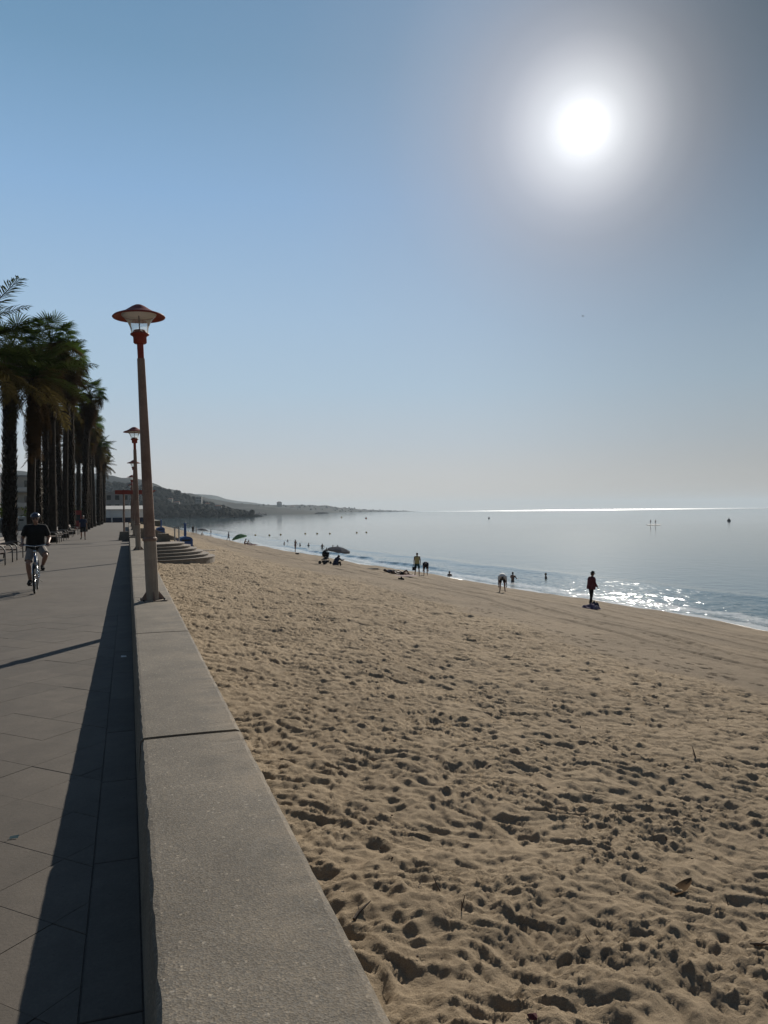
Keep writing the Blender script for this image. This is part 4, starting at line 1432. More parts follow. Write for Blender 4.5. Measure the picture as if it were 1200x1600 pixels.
def dress(root, J, L, Mh, wear, voxel):
    k = J['k']
    X = Vector((1, 0, 0))
    up0 = (J['waist'] - J['pelvis']).normalized()
    for part, m, opt in wear:
        b = MB()
        if part in ('shirt', 'jacket', 'vest'):
            g = 0.016 if part != 'jacket' else 0.04
            hem = J['pelvis'] - up0 * ((0.02 if part != 'jacket' else 0.12) * k)
            pts = [hem, J['pelvis'] + up0 * 0.05 * k, J['waist'], J['waist'].lerp(J['chest'], .5), J['chest'], J['chest'].lerp(J['neck'], .5), J['neck'] - J['up'] * 0.015 * k, J['neck'] + J['up'] * 0.012 * k]
            rad = [(0.178, 0.135), (0.172, 0.132), (0.158, 0.124), (0.158, 0.122), (0.17, 0.122), (0.174, 0.11), (0.13, 0.088), (0.075, 0.07)]
            fat = opt if isinstance(opt, (int, float)) and opt > 1 else 1.0
            b.tube(pts, [((r[0] * fat + g) * k, (r[1] * fat + g) * k) for r in rad], 20, True, side=X)
            if part != 'vest':
                for n in 'LR':
                    b.capsule(J['chest'].lerp(J['neck'], .8), 0.09 * k, J['sh' + n], 0.07 * k)
                    if part == 'jacket':
                        b.tube([J['sh' + n], J['elb' + n]], [0.075 * k, 0.062 * k], 12); b.capsule(J['elb' + n], 0.06 * k, J['elb' + n], 0.06 * k)
                        b.tube([J['elb' + n], J['elb' + n].lerp(J['wr' + n], .92)], [0.06 * k, 0.045 * k], 12)
                    else:
                        e = J['sh' + n].lerp(J['elb' + n], 0.72)
                        b.tube([J['sh' + n], e], [0.072 * k, 0.068 * k], 12)
            nm = {'shirt': 'shirt', 'jacket': 'jacket', 'vest': 'vest'}[part]
        elif part in ('shorts', 'trunks', 'trousers'):
            pts = [J['pelvis'] - up0 * 0.10 * k, J['pelvis'] - up0 * 0.04 * k, J['pelvis'] + up0 * 0.04 * k, J['pelvis'] + up0 * 0.10 * k]
            b.tube(pts, [(0.15 * k, 0.12 * k), (0.185 * k, 0.14 * k), (0.182 * k, 0.138 * k), (0.165 * k, 0.128 * k)], 18, True, side=X)
            for n in 'LR':
                if part == 'trousers':
                    b.capsule(J['hip' + n], 0.1 * k, J['knee' + n], 0.073 * k)
                    b.tube([J['knee' + n], J['knee' + n].lerp(J['ankle' + n], .93)], [0.073 * k, 0.058 * k], 12)
                else:
                    e = J['hip' + n].lerp(J['knee' + n], 0.86 if part == 'shorts' else 0.35)
                    b.tube([J['hip' + n], e], [0.102 * k, (0.09 if part == 'shorts' else 0.095) * k], 12)
            nm = 'trousers' if part == 'trousers' else 'shorts'
        elif part == 'shoes':
            for n in 'LR':
                q = MB()
                fd = (J['toe' + n] - J['ankle' + n])
                heel = J['ankle' + n] + Vector((0, -0.045 * k * (1 if fd.y > 0 else -1), -0.042 * k))
                q.capsule(J['ankle' + n] - Vector((0, 0, .01)), 0.047 * k, heel, 0.042 * k)
                q.capsule(heel, 0.042 * k, J['toe' + n], (0.05 * k, 0.033 * k), side=X)
                q.capsule(J['ankle' + n] - Vector((0, 0, .01)), 0.046 * k, J['toe' + n].lerp(J['ankle' + n], .35), (0.047 * k, 0.036 * k), side=X)
                weld('shoe', q, m, root, voxel)
            continue
        elif part == 'hair':
            b.ellipsoid(L(0, -0.014, 0.036), (0.084 * k, 0.1 * k, 0.1 * k), Mh, 16, 10, -8, 90)
            b.ellipsoid(L(0, -0.04, 0.0), (0.082 * k, 0.075 * k, 0.09 * k), Mh)
            if opt == 'long': b.capsule(L(0, -0.06, 0.0), (0.075 * k, 0.05 * k), L(0, -0.075, -0.16), (0.06 * k, 0.03 * k), side=X)
            nm = 'hair'
        elif part == 'hat':
            hat = MB()
            pr = [(0.001, 0.10), (0.05, 0.098), (0.078, 0.08), (0.088, 0.03), (0.092, 0.005), (0.135, -0.012), (0.165, -0.022), (0.165, -0.028), (0.09, -0.008), (0.001, 0.0)]
            hat.lathe([(r * k, z * k) for r, z in pr], 24)
            hat.v = [tuple(L(0, 0, 0.055) + Mh @ Vector(v)) for v in hat.v]
            hat.build('hat', m, root, True)
            continue
        elif part == 'cap':
            b.ellipsoid(L(0, -0.005, 0.045), (0.085 * k, 0.1 * k, 0.085 * k), Mh, 16, 8, 0, 90)
            b.tube([L(0, 0.07, 0.055), L(0, 0.165, 0.045)], [(0.07 * k, 0.012 * k), (0.05 * k, 0.008 * k)], 12, True, side=X)
            nm = 'cap'
        elif part == 'helmet':
            b.ellipsoid(L(0, -0.008, 0.05), (0.102 * k, 0.128 * k, 0.10 * k), Mh, 20, 10, -6, 90)
            h = weld('helmet', b, m, root, voxel)
            for a in (-0.055, -0.02, 0.02, 0.055):
                v = MB(); v.tube([L(a * 1.0, 0.098 - abs(a) * .6, 0.092), L(a * 1.05, 0.03, 0.144 - abs(a) * .35), L(a, -0.06, 0.138 - abs(a) * .4)], [0.006 * k, 0.010 * k, 0.006 * k], 6)
                v.build('vent', M['khaki'] if abs(a) > .03 else M['black'], h)
            for s in (-1, 1):
                v = MB(); v.tube([L(s * 0.088, 0.0, 0.03), L(s * 0.075, 0.02, -0.05), L(s * 0.03, 0.05, -0.112)], 0.006 * k, 6); v.build('strap', M['black'], h)
            continue
        elif part == 'glasses':
            for s in (-1, 1):
                b.ellipsoid(L(s * 0.034, 0.094, 0.012), (0.028 * k, 0.008 * k, 0.019 * k), Mh, 12, 8)
                b.tube([L(s * 0.06, 0.088, 0.016), L(s * 0.082, 0.0, 0.014)], 0.004 * k, 6)
            b.tube([L(-0.01, 0.1, 0.016), L(0.01, 0.1, 0.016)], 0.004 * k, 6)
            b.build('glasses', m, root, True)
            continue
        elif part == 'skirt':
            pts = [J['pelvis'] + up0 * 0.10 * k, J['pelvis'] - up0 * 0.05 * k, J['pelvis'] - up0 * 0.45 * k]
            b.tube(pts, [(0.17 * k, 0.13 * k), (0.2 * k, 0.16 * k), (0.24 * k, 0.2 * k)], 18, True, side=X)
            nm = 'skirt'
        else:
            continue
        weld(nm, b, m, root, voxel)


def person(label, loc, facing, J, wear, skin='skin', voxel=0.024, group=None, sit=None, roll=None, fem=False, face=True):
    """facing: heading the figure looks to, degrees from +Y towards +X"""
    root = thing('person', label, 'person', loc, -R(facing), group)
    dz = -lowest(J) if sit is None else sit
    sh = Vector((0, 0, dz))
    for q, v in list(J.items()):
        if isinstance(v, Vector) and q not in ('headdir', 'up', 'hdL', 'hdR', 'palmL', 'palmR'):
            J[q] = v + sh
    b, L, Mh = body_mb(J, fem)
    weld('body', b, M[skin], root, voxel)
    k = J['k']
    if face:
        for s in (-1, 1):
            e = MB(); e.ellipsoid(L(s * 0.032, 0.083, 0.012), (0.012 * k, 0.009 * k, 0.008 * k), Mh, 8, 6); e.build('eye', M['eye'], root, True)
        e = MB(); e.ellipsoid(L(0, 0.086, -0.062), (0.022 * k, 0.008 * k, 0.007 * k), Mh, 8, 6); e.build('mouth', M['lip'], root, True)
    dress(root, J, L, Mh, wear, voxel)
    return root


# ---- cyclist
def heading(px_from, px_to):
    return math.degrees(math.atan2(px_to[0] - px_from[0], px_to[1] - px_from[1]))


bike_loc = at_prom(56.5, 924)
BH = 177.0
bike = thing('bicycle', 'blue city bicycle ridden towards the viewer on the promenade', 'bicycle', (bike_loc.x, bike_loc.y, 0.002), -R(BH))
FA, RA = Vector((0, 0.54, 0.335)), Vector((0, -0.54, 0.335))


def wheel(c, parent):
    w = MB()
    seg = 40
    ring = [(0.302, -0.018), (0.318, -0.024), (0.335, -0.014), (0.338, 0.0), (0.335, 0.014), (0.318, 0.024), (0.302, 0.018)]
    v, f = [], []
    for i in range(seg):
        a = 2 * math.pi * i / seg
        for r, x in ring: v.append((x, c.y + r * math.cos(a), c.z + r * math.sin(a)))
    n = len(ring)
    for i in range(seg):
        for j in range(n):
            f.append((i * n + j, ((i + 1) % seg) * n + j, ((i + 1) % seg) * n + (j + 1) % n, i * n + (j + 1) % n))
    w.add(v, f)
    wo = w.build('tyre', M['rubber'], parent, True)
    rm = MB()
    v, f = [], []
    ring = [(0.285, -0.012), (0.303, -0.014), (0.303, 0.014), (0.285, 0.012)]
    for i in range(seg):
        a = 2 * math.pi * i / seg
        for r, x in ring: v.append((x, c.y + r * math.cos(a), c.z + r * math.sin(a)))
    n = 4
    for i in range(seg):
        for j in range(n):
            f.append((i * n + j, ((i + 1) % seg) * n + j, ((i + 1) % seg) * n + (j + 1) % n, i * n + (j + 1) % n))
    rm.add(v, f); rm.build('rim', M['chrome'], wo)
    sp = MB()
    for i in range(28):
        a = 2 * math.pi * i / 28
        s = 0.03 * (1 if i % 2 else -1)
        sp.tube([(s, c.y + 0.02 * math.cos(a + 1), c.z + 0.02 * math.sin(a + 1)), (0, c.y + 0.29 * math.cos(a), c.z + 0.29 * math.sin(a))], 0.0016, 4, False)
    sp.build('spokes', M['chrome'], wo)
    MB().tube([c + Vector((-0.05, 0, 0)), c + Vector((0.05, 0, 0))], [0.022, 0.022], 10).build('hub', M['chrome'], wo)


wheel(FA, bike); wheel(RA, bike)
BB = Vector((0, -0.08, 0.30)); HT0, HT1 = Vector((0, 0.40, 0.66)), Vector((0, 0.33, 0.90)); ST = Vector((0, -0.22, 0.80))
fr = MB()
fr.tube([HT0, HT1], 0.022, 10)
fr.tube([HT0 + Vector((0, -.01, .02)), Vector((0, 0.22, 0.45)), Vector((0, 0.05, 0.34)), BB], [0.026, 0.026, 0.026, 0.026], 10)
fr.tube([HT1 + Vector((0, 0, -.05)), Vector((0, 0.12, 0.60)), Vector((0, -0.1, 0.48)), Vector((0, -0.13, 0.46))], 0.02, 10)
fr.tube([BB, ST], 0.018, 10)
for s in (-1, 1):
    fr.tube([BB + Vector((s * 0.03, 0, 0)), RA + Vector((s * 0.055, 0, 0))], 0.011, 8)
    fr.tube([ST + Vector((0, 0, -.1)), RA + Vector((s * 0.055, 0, 0))], 0.009, 8)
fr.build('frame', M['bike_blue'], bike, True)
fk_ = MB()
for s in (-1, 1):
    fk_.tube([HT0 + Vector((s * 0.035, 0, -0.02)), Vector((s * 0.05, 0.47, 0.5)), FA + Vector((s * 0.055, 0, 0))], [0.018, 0.014, 0.01], 8)
fk_.tube([HT0 + Vector((-.045, 0, -0.02)), HT0 + Vector((.045, 0, -0.02))], 0.022, 8)
fk_.build('fork', M['chrome'], bike, True)
MB().tube([HT1, Vector((0, 0.30, 1.0)), Vector((0, 0.34, 1.04))], 0.015, 8).build('stem', M['dark_metal'], bike, True)
hb = [Vector((-0.31, 0.16, 1.07)), Vector((-0.22, 0.22, 1.07)), Vector((-0.10, 0.32, 1.05)), Vector((0, 0.34, 1.04)), Vector((0.10, 0.32, 1.05)), Vector((0.22, 0.22, 1.07)), Vector((0.31, 0.16, 1.07))]
bar = MB().tube(hb, 0.012, 8).build('handlebar', M['chrome'], bike, True)
for s in (-1, 1):
    MB().tube([Vector((s * 0.22, 0.22, 1.07)), Vector((s * 0.325, 0.15, 1.07))], 0.017, 8).build('grip', M['rubber'], bar, True)
    MB().tube([Vector((s * 0.2, 0.27, 1.06)), Vector((s * 0.3, 0.22, 1.05))], 0.006, 6).build('brake_lever', M['chrome'], bar)
sd = MB(); sd.tube([(0, -0.38, 0.955), (0, -0.30, 0.965), (0, -0.18, 0.96), (0, -0.08, 0.95)], [(0.085, 0.03), (0.08, 0.032), (0.04, 0.025), (0.02, 0.015)], 12, True, side=(1, 0, 0))
sd.build('saddle', M['black'], bike, True)
MB().tube([ST, Vector((0, -0.25, 0.945))], 0.013, 8).build('seat_post', M['chrome'], bike)
for nm, A in (('front_mudguard', FA), ('rear_mudguard', RA)):
    g = MB(); v, f = [], []
    a0, a1 = (40, 175) if nm[0] == 'f' else (20, 190)
    for i in range(15):
        a = R(a0 + (a1 - a0) * i / 14)
        for x, r in ((-0.03, 0.352), (0, 0.36), (0.03, 0.352)): v.append((x, A.y + r * math.cos(a), A.z + r * math.sin(a)))
    for i in range(14):
        for j in range(2): f.append((i * 3 + j, i * 3 + j + 1, i * 3 + j + 4, i * 3 + j + 3))
    g.add(v, f); g.build(nm, M['dark_metal'], bike, True)
cr = MB(); cr.tube([BB + Vector((-.06, 0, 0)), BB + Vector((.06, 0, 0))], 0.02, 8)
cr.tube([BB + Vector((0.065, 0, 0)), BB + Vector((0.075, 0.03, -0.165))], 0.010, 6); cr.tube([BB + Vector((-0.065, 0, 0)), BB + Vector((-0.075, -0.03, 0.165))], 0.010, 6)
cr.build('crank', M['chrome'], bike)
PR, PL_ = BB + Vector((0.13, 0.03, -0.165)), BB + Vector((-0.13, -0.03, 0.165))
for p in (PR, PL_): MB().box(p, (0.09, 0.075, 0.022)).build('pedal', M['rubber'], bike)
li = MB(); li.lathe([(0.001, 0.0), (0.03, 0.0), (0.036, 0.05), (0.001, 0.055)], 12); li.v = [(x, 0.40 + z, 0.93 + y) for x, y, z in li.v]
li.build('headlight', M['chrome'], bike, True)
MB().tube([BB + Vector((-0.04, -0.05, -0.02)), BB + Vector((-0.12, -0.16, -0.11))], 0.009, 6).build('kickstand', M['chrome'], bike)

J = fk(lean=18, hunch=10, head=-22, H=1.72)
k = J['k']
off = Vector((0, -0.25, 1.02))
for q, v in list(J.items()):
    if isinstance(v, Vector) and q not in ('headdir', 'up', 'hdL', 'hdR'): J[q] = v + off
for s, n, ped in ((1, 'R', PR), (-1, 'L', PL_)):
    J['ankle' + n] = ped + Vector((0, -0.09, 0.105)); J['toe' + n] = ped + Vector((s * 0.015, 0.085, 0.045))
    J['knee' + n] = ik(J['hip' + n], J['ankle' + n], 0.43 * k, 0.42 * k, Vector((s * 0.28, 1, 0.3)))
    g = Vector((s * 0.275, 0.185, 1.07))
    J['wr' + n] = g + Vector((s * -0.005, -0.085, 0.045))
    J['elb' + n] = ik(J['sh' + n], J['wr' + n], 0.29 * k, 0.265 * k, Vector((s * 0.35, -0.5, -0.8)))
    J['hd' + n] = (Vector((0, 0.85, -0.25))).normalized(); J['grip' + n] = True; J['palm' + n] = Vector((0, -0.25, -0.95)).normalized()
cyc = person('man in black shirt, pale shorts and dark helmet riding a bicycle', (bike_loc.x, bike_loc.y, 0.002), BH, J,
             [('shirt', M['black'], 1.12), ('shorts', M['khaki'], None), ('shoes', M['black'], None), ('helmet', M['helmet'], None), ('glasses', M['eye'], None)], voxel=0.0075, sit=0.0)


def put(px_, py_, on='ground'):
    p = at_ground(px_, py_)
    return (p.x, p.y, p.z)


def swimmer(label, px_, py_, up, facing, hair='hair', skin='skin_tan', wear=(), H=1.7, long=None, arms=None):
    """a person standing in the sea, 'up' metres of the figure above the water"""
    p = at_ground(px_, py_)
    a = arms or ((20, 40, 25), (20, 40, 25))
    J = fk(armL=a[0], armR=a[1], H=H)
    return person(label, (p.x, p.y, SEA_Z + up - H), facing, J, [(hair, M['hair'], long)] + list(wear), skin, 0.026, face=True)


p = at_prom(130, 843)
person('walker in navy shirt and dark shorts coming along the promenade by the benches', (p.x, p.y, 0.002), 180, fk(lean=3, hipL=(20, 12), hipR=(-14, 22), armL=(-18, 15, 8), armR=(20, 20, 8), H=1.66),
       [('shirt', M['navy'], 1.05), ('shorts', M['black'], None), ('shoes', M['black'], None), ('hair', M['hair'], None)], voxel=0.009)
person('person in maroon jacket and brimmed hat standing at the glittering water edge', put(924, 946), 95, fk(lean=5, hipL=(8, 6), hipR=(-6, 10), armL=(6, 14, 8), armR=(12, 20, 9), head=10, H=1.70),
       [('jacket', M['maroon'], 1.32), ('trousers', M['black'], None), ('hat', M['black'], None), ('hair', M['hair'], None)], 'skin_tan')
person('stooping bather with pale back bent double at the water edge', put(785, 925), 206, fk(lean=62, hunch=32, head=20, hipL=(38, 62), hipR=(34, 55), armL=(8, 14, 6), armR=(8, 18, 6), H=1.72),
       [('shirt', M['whitecloth'], 1.1), ('shorts', M['black'], None), ('hair', M['hair'], None)], 'skin_tan')
person('walker in pale yellow top and teal shorts carrying a bag along the shore', put(652, 899.5), 195, fk(lean=3, hipL=(14, 8), hipR=(-16, 12), armL=(6, 10, 10), armR=(-4, 8, 10), H=1.74),
       [('vest', M['yellow'], 1.05), ('shorts', M['teal'], None), ('hair', M['hair'], None)], 'skin_tan')
person('dark figure bending over at the shore beside the yellow-topped walker', put(665, 899.5), 200, fk(lean=55, hunch=30, head=15, hipL=(28, 44), hipR=(22, 36), armL=(5, 10, 4), armR=(5, 20, 4), H=1.70),
       [('shirt', M['navy'], 1.12), ('shorts', M['black'], None), ('hair', M['hair'], None)], 'skin_tan')

b_ = put(666, 899)
w_ = put(652, 899.5)
bag = thing('shoulder_bag', 'dark bag hanging from the hand of the yellow-topped walker', 'bag', (w_[0] - 0.26, w_[1] - 0.03, w_[2] + 0.42))
MB().box((0, 0, 0.14), (0.3, 0.12, 0.28), taper=0.85).build('bag_body', M['black'], bag)
MB().tube([(-0.1, 0, 0.27), (-0.06, 0, 0.42), (0.06, 0, 0.42), (0.1, 0, 0.27)], 0.01, 6).build('handle', M['black'], bag)

lie = dict(lean=90, hunch=-2, head=0)
lp = put(613, 898.5)


def lying(label, loc, facing, wear, knees=60, skin='skin_tan'):
    J = fk(lean=-82, hunch=0, head=12, hipL=(88, 10), hipR=(88 + knees * .7, knees * 1.6), armL=(75, 8, 22), armR=(70, 10, 25), H=1.7)
    return person(label, loc, facing, J, wear, skin, 0.022, sit=0.135)


lying('sunbather lying on the sand with one knee raised near the shore walker', put(628, 899), 112, [('trunks', M['black'], None), ('hair', M['hair'], None)])
lying('sunbather lying further back, dark shape with hair towards the left', put(616, 896.5), 112, [('shirt', M['navy'], None), ('shorts', M['black'], None), ('hair', M['hair'], 'long')], 20)
sp_ = put(524, 883)
person('hooded person in navy sitting on the sand beside a pushchair', sp_, 60, fk(lean=14, hunch=26, head=8, hipL=(112, 105), hipR=(108, 100), armL=(60, 35, 8), armR=(58, 40, 8), H=1.7),
       [('jacket', M['navy'], 1.1), ('trousers', M['black'], None), ('hair', M['hair'], 'long')], 'skin', sit=0.12)
person('bather standing ankle-deep, seen from behind past the pushchair', put(461.5, 861), 60, fk(lean=3, hipL=(6, 4), hipR=(-6, 6), armL=(12, 20, 14), armR=(10, 20, 14), H=1.72),
       [('trunks', M['maroon'], None), ('hair', M['hair'], None)], 'skin_tan')
person('beachgoer walking at the shore left of the green parasol', put(357, 845.5), 100, fk(lean=6, hipL=(22, 10), hipR=(-16, 18), armL=(20, 15, 8), armR=(-15, 12, 8), H=1.74),
       [('shorts', M['black'], None), ('shirt', M['navy'], None), ('hair', M['hair'], None)], 'skin_tan')
person('distant beachgoer standing just right of the blue bin', put(301.5, 836.0), 150, fk(lean=3, hipL=(10, 4), hipR=(-8, 6), H=1.72), [('shorts', M['black'], None), ('shirt', M['black'], None), ('hair', M['hair'], None)], 'skin_tan', face=False)
person('distant bather standing between blue bin and dark parasol', put(306.5, 834.5), 110, fk(lean=3, hipL=(4, 4), hipR=(-4, 6), H=1.72), [('trunks', M['navy'], None), ('hair', M['hair'], None)], 'skin_tan', face=False)
person('distant bather standing at the shore right of the dark parasol', put(329.5, 837), 80, fk(lean=3, hipL=(6, 4), hipR=(-4, 6), H=1.7), [('trunks', M['black'], None), ('hair', M['hair'], None)], 'skin_tan', face=False)
gp = put(384, 851)
for i, (x_, f_, lab, c_) in enumerate(((382.5, 110, 'sunbather sitting at left beneath the green parasol', 'red_cloth'), (387.5, 130, 'sunbather sitting at right beneath the green parasol', 'navy'))):
    person(lab, put(x_, 850.5), f_, fk(lean=-6, hunch=24, head=8, hipL=(105, 95), hipR=(98, 85), armL=(40, 40, 10), armR=(45, 30, 10), H=1.7), [('trunks', M[c_], None), ('hair', M['hair'], None)], 'skin_tan', sit=0.11, face=False)
lying('sunbather lying flat right of the green parasol', put(393, 851.5), 105, [('trunks', M['maroon'], None), ('hair', M['hair'], None)], 10)
person('person sitting under the dark distant parasol', put(315, 836), 110, fk(lean=-2, hunch=24, hipL=(100, 95), hipR=(95, 85), armL=(40, 40, 10), armR=(45, 30, 10)), [('trunks', M['black'], None), ('hair', M['hair'], None)], 'skin_tan', sit=0.11, face=False)

swimmer('wading bather waist-deep right of the stooping figure', 801, 908, 0.72, 60, arms=((40, 50, 30), (30, 60, 20)))
swimmer('swimmer with only head and shoulders out of the calm water beyond the foam', 853.5, 903.5, 0.42, 300)
swimmer('swimmer showing a small dark head behind the breaking wave', 702, 899, 0.35, 60)
for x_, y_, u_, lab in ((444.5, 850, .38, 'swimmer head at far left of the bathing group'), (449.5, 846, .36, 'swimmer head slightly further out at left of the bathing group'), (468.5, 852, .4, 'swimmer head just right of the standing bather'),
                        (482.5, 852.5, .42, 'swimmer head midway along the bathing group'), (503.5, 855.5, .62, 'swimmer with broad shoulders in the middle of the bathing group'), (510.5, 860, .4, 'swimmer low in the water directly behind the grey parasol'),
                        (520, 856, .42, 'swimmer head above the left half of the grey parasol'), (527.5, 856, .44, 'swimmer head above the right end of the grey parasol')):
    swimmer(lab, x_, y_, u_, random.uniform(0, 360))

# paddle board with two riders
bp = at_z(1021, 820.5, SEA_Z)
pad = thing('paddle_board', 'dark paddle board carrying two standing riders far out on the sea', 'paddle board', (bp.x, bp.y, SEA_Z), -R(18.4))
bd = MB(); bd.tube([(-2.6, 0, .16), (-2.2, 0, .1), (-1, 0, .08), (1.4, 0, .08), (2.3, 0, .1), (2.8, 0, .2)], [(.12, .04), (.36, .07), (.45, .08), (.45, .08), (.3, .07), (.06, .03)], 10, True, side=(0, 1, 0))
bd.build('board', M['dark_metal'], pad, True)
rv = Vector((math.cos(YAW), -math.sin(YAW), 0))
for s, lab in ((-1, 'left of the two riders standing on the paddle board'), (1, 'right of the two riders standing on the paddle board')):
    q = bp + rv * (s * 0.85 - 0.2)
    person(lab, (q.x, q.y, SEA_Z + 0.15), 100, fk(lean=8, hipL=(10, 14), hipR=(0, 12), armL=(35, 30, 10), armR=(40, 20, 10), H=1.75), [('trunks', M['black'], None), ('hair', M['hair'], None)], 'skin_tan', 0.03, face=False)
q = bp + rv * 0.95
pd = MB(); pd.tube([(q.x, q.y, SEA_Z + 1.6), (q.x + .25, q.y, SEA_Z + 0.0)], 0.02, 6); pd.box((q.x + .27, q.y, SEA_Z - .1), (.18, .03, .4)); po = pd.build('paddle', M['dark_metal'])
tag(po, 'long paddle held by the right rider on the paddle board', 'paddle')

flush_bodies()


# ------------------------------------------------------------------ beach things
def parasol(name, label, loc, rad, hgt, cm, tilt, sag=0.28):
    root = thing(name, label, 'parasol', loc)
    root.rotation_euler = (R(tilt[0]), R(tilt[1]), 0)
    MB().tube([(0, 0, -0.3), (0, 0, hgt)], 0.018, 8).build('pole', M['white'], root)
    seg = 8
    v, f = [], []
    rings = [0.0, 0.35, 0.7, 1.0]
    for r in rings:
        for k_ in range(seg * 2):
            a = math.pi * k_ / seg
            rr = rad * r * (1.0 if k_ % 2 == 0 else 0.955)
            v.append((rr * math.cos(a), rr * math.sin(a), hgt - sag * r ** 1.7 * rad - (0.03 * r if k_ % 2 else 0)))
    n = seg * 2
    for i in range(3):
        for k_ in range(n): f.append((i * n + k_, i * n + (k_ + 1) % n, (i + 1) * n + (k_ + 1) % n, (i + 1) * n + k_))
    for k_ in range(n):
        v.append((rad * math.cos(math.pi * k_ / seg) * (1 if k_ % 2 == 0 else .955), rad * math.sin(math.pi * k_ / seg) * (1 if k_ % 2 == 0 else .955), hgt - sag * rad - 0.14 - (0.03 if k_ % 2 else 0)))
    for k_ in range(n): f.append((3 * n + k_, 3 * n + (k_ + 1) % n, 4 * n + (k_ + 1) % n, 4 * n + k_))
    MB().add(v, f).build('canopy', M[cm], root)
    for k_ in range(seg):
        a = 2 * math.pi * k_ / seg
        MB().tube([(0, 0, hgt - 0.02), (rad * .97 * math.cos(a), rad * .97 * math.sin(a), hgt - sag * rad - .02)], 0.006, 4).build('rib', M['steel'], root)
    return root


parasol('parasol', 'wide grey parasol planted at the water edge behind the seated person', put(526, 880), 1.0, 1.42, 'grey_cloth', (6, 9), 0.26)
parasol('parasol', 'pale green parasol over two sunbathers in the distance', put(377, 850), 1.15, 1.55, 'green_cloth', (-6, -14), 0.45)
parasol('parasol', 'small dark parasol far along the shore near the blue bin', put(316, 836.5), 1.15, 1.6, 'grey_cloth', (0, 5), 0.32)

pc_ = put(508, 882)
pu = thing('pushchair', 'dark pushchair with hood parked on the sand beside the seated person', 'pushchair', (pc_[0], pc_[1], pc_[2] + 0.02), R(-60))
for x_ in (-.25, .25):
    for y_, r_ in ((-.32, .14), (.34, .11)):
        MB().tube([(x_ - .02, y_, r_), (x_ + .02, y_, r_)], r_, 16).build('wheel', M['rubber'], pu)
    MB().tube([(x_, -.32, .14), (x_ * .9, .1, .5), (x_ * .9, .5, 1.0)], .014, 6).build('frame_tube', M['steel'], pu)
    MB().tube([(x_, .34, .11), (x_ * .9, .1, .5), (x_ * .9, -.2, .62)], .014, 6).build('frame_tube', M['steel'], pu)
MB().tube([(-.23, .5, 1.0), (.23, .5, 1.0)], .018, 8).build('handle', M['rubber'], pu)
MB().box((0, 0, .42), (.38, .42, .06), (R(12), 0, 0)).build('seat', M['black'], pu)
MB().box((0, .2, .68), (.38, .06, .5), (R(-20), 0, 0)).build('backrest', M['black'], pu)
hd_ = MB(); v, f = [], []
for i in range(7):
    a = R(20 + 110 * i / 6)
    for x_ in (-.21, .21): v.append((x_, .28 - .42 * math.sin(a) * 1.0 + .02, .78 + .34 * math.cos(a) * -1 * -1))
for i in range(6): f.append((i * 2, i * 2 + 1, i * 2 + 3, i * 2 + 2))
hd_.add(v, f); hd_.build('hood', M['black'], pu)
MB().box((0, .05, .22), (.36, .4, .16)).build('basket', M['black'], pu)


def heap(name, label, cat, loc, size, m, seed, group=None):
    """a crumpled cloth or soft bag: folded mound"""
    n = 22
    a = np.linspace(-1, 1, n)
    X, Y = np.meshgrid(a, a)
    r = np.maximum(np.abs(X), np.abs(Y)) * 0.5 + 0.5 * np.hypot(X, Y)
    Zh = np.clip(1 - r ** 2.2, 0, None) ** 0.6
    Zh = Zh * (0.65 + 0.6 * fbm(X * 2 + seed, Y * 2, 3, seed)) - 0.05
    me = grid_mesh(name, X * size[0] / 2 * (1 + .15 * fbm(X + seed, Y, 2, seed + 5)), Y * size[1] / 2 * (1 + .15 * fbm(X, Y + seed, 2, seed + 8)), Zh * size[2], m)
    o = link(name, me)
    o.location = loc
    return tag(o, label, cat, group)


l_ = put(922, 951)
heap('towel', 'crumpled purple and white towel on the sand below the maroon jacket person', 'towel', l_, (1.0, 0.55, 0.25), M['purple'], 3)
l_ = put(928, 950)
heap('beach_bag', 'dark soft bag lying on the crumpled purple towel', 'bag', (l_[0], l_[1], l_[2] + .05), (0.5, 0.35, 0.34), M['navy'], 9)
heap('towel', 'dark towel lying flat on the sand between pushchair and sunbathers', 'towel', put(581, 889), (1.3, 0.7, 0.1), M['black'], 5)
heap('towel', 'dark brown towel beneath the lying sunbathers', 'towel', put(624, 900), (2.4, 1.5, 0.07), M['maroon'], 6)
heap('beach_bag', 'small dark bag on the sand in front of the lying sunbathers', 'bag', put(626.5, 906), (0.4, 0.25, 0.2), M['black'], 7)
heap('beach_bag', 'dark bag left on the sand below the standing bather', 'bag', put(464, 866), (0.55, 0.4, 0.25), M['black'], 8)
heap('towel', 'red brown towel under the distant sunbathers by the green parasol', 'towel', put(388, 851.5), (3.2, 1.4, 0.08), M['maroon'], 11)

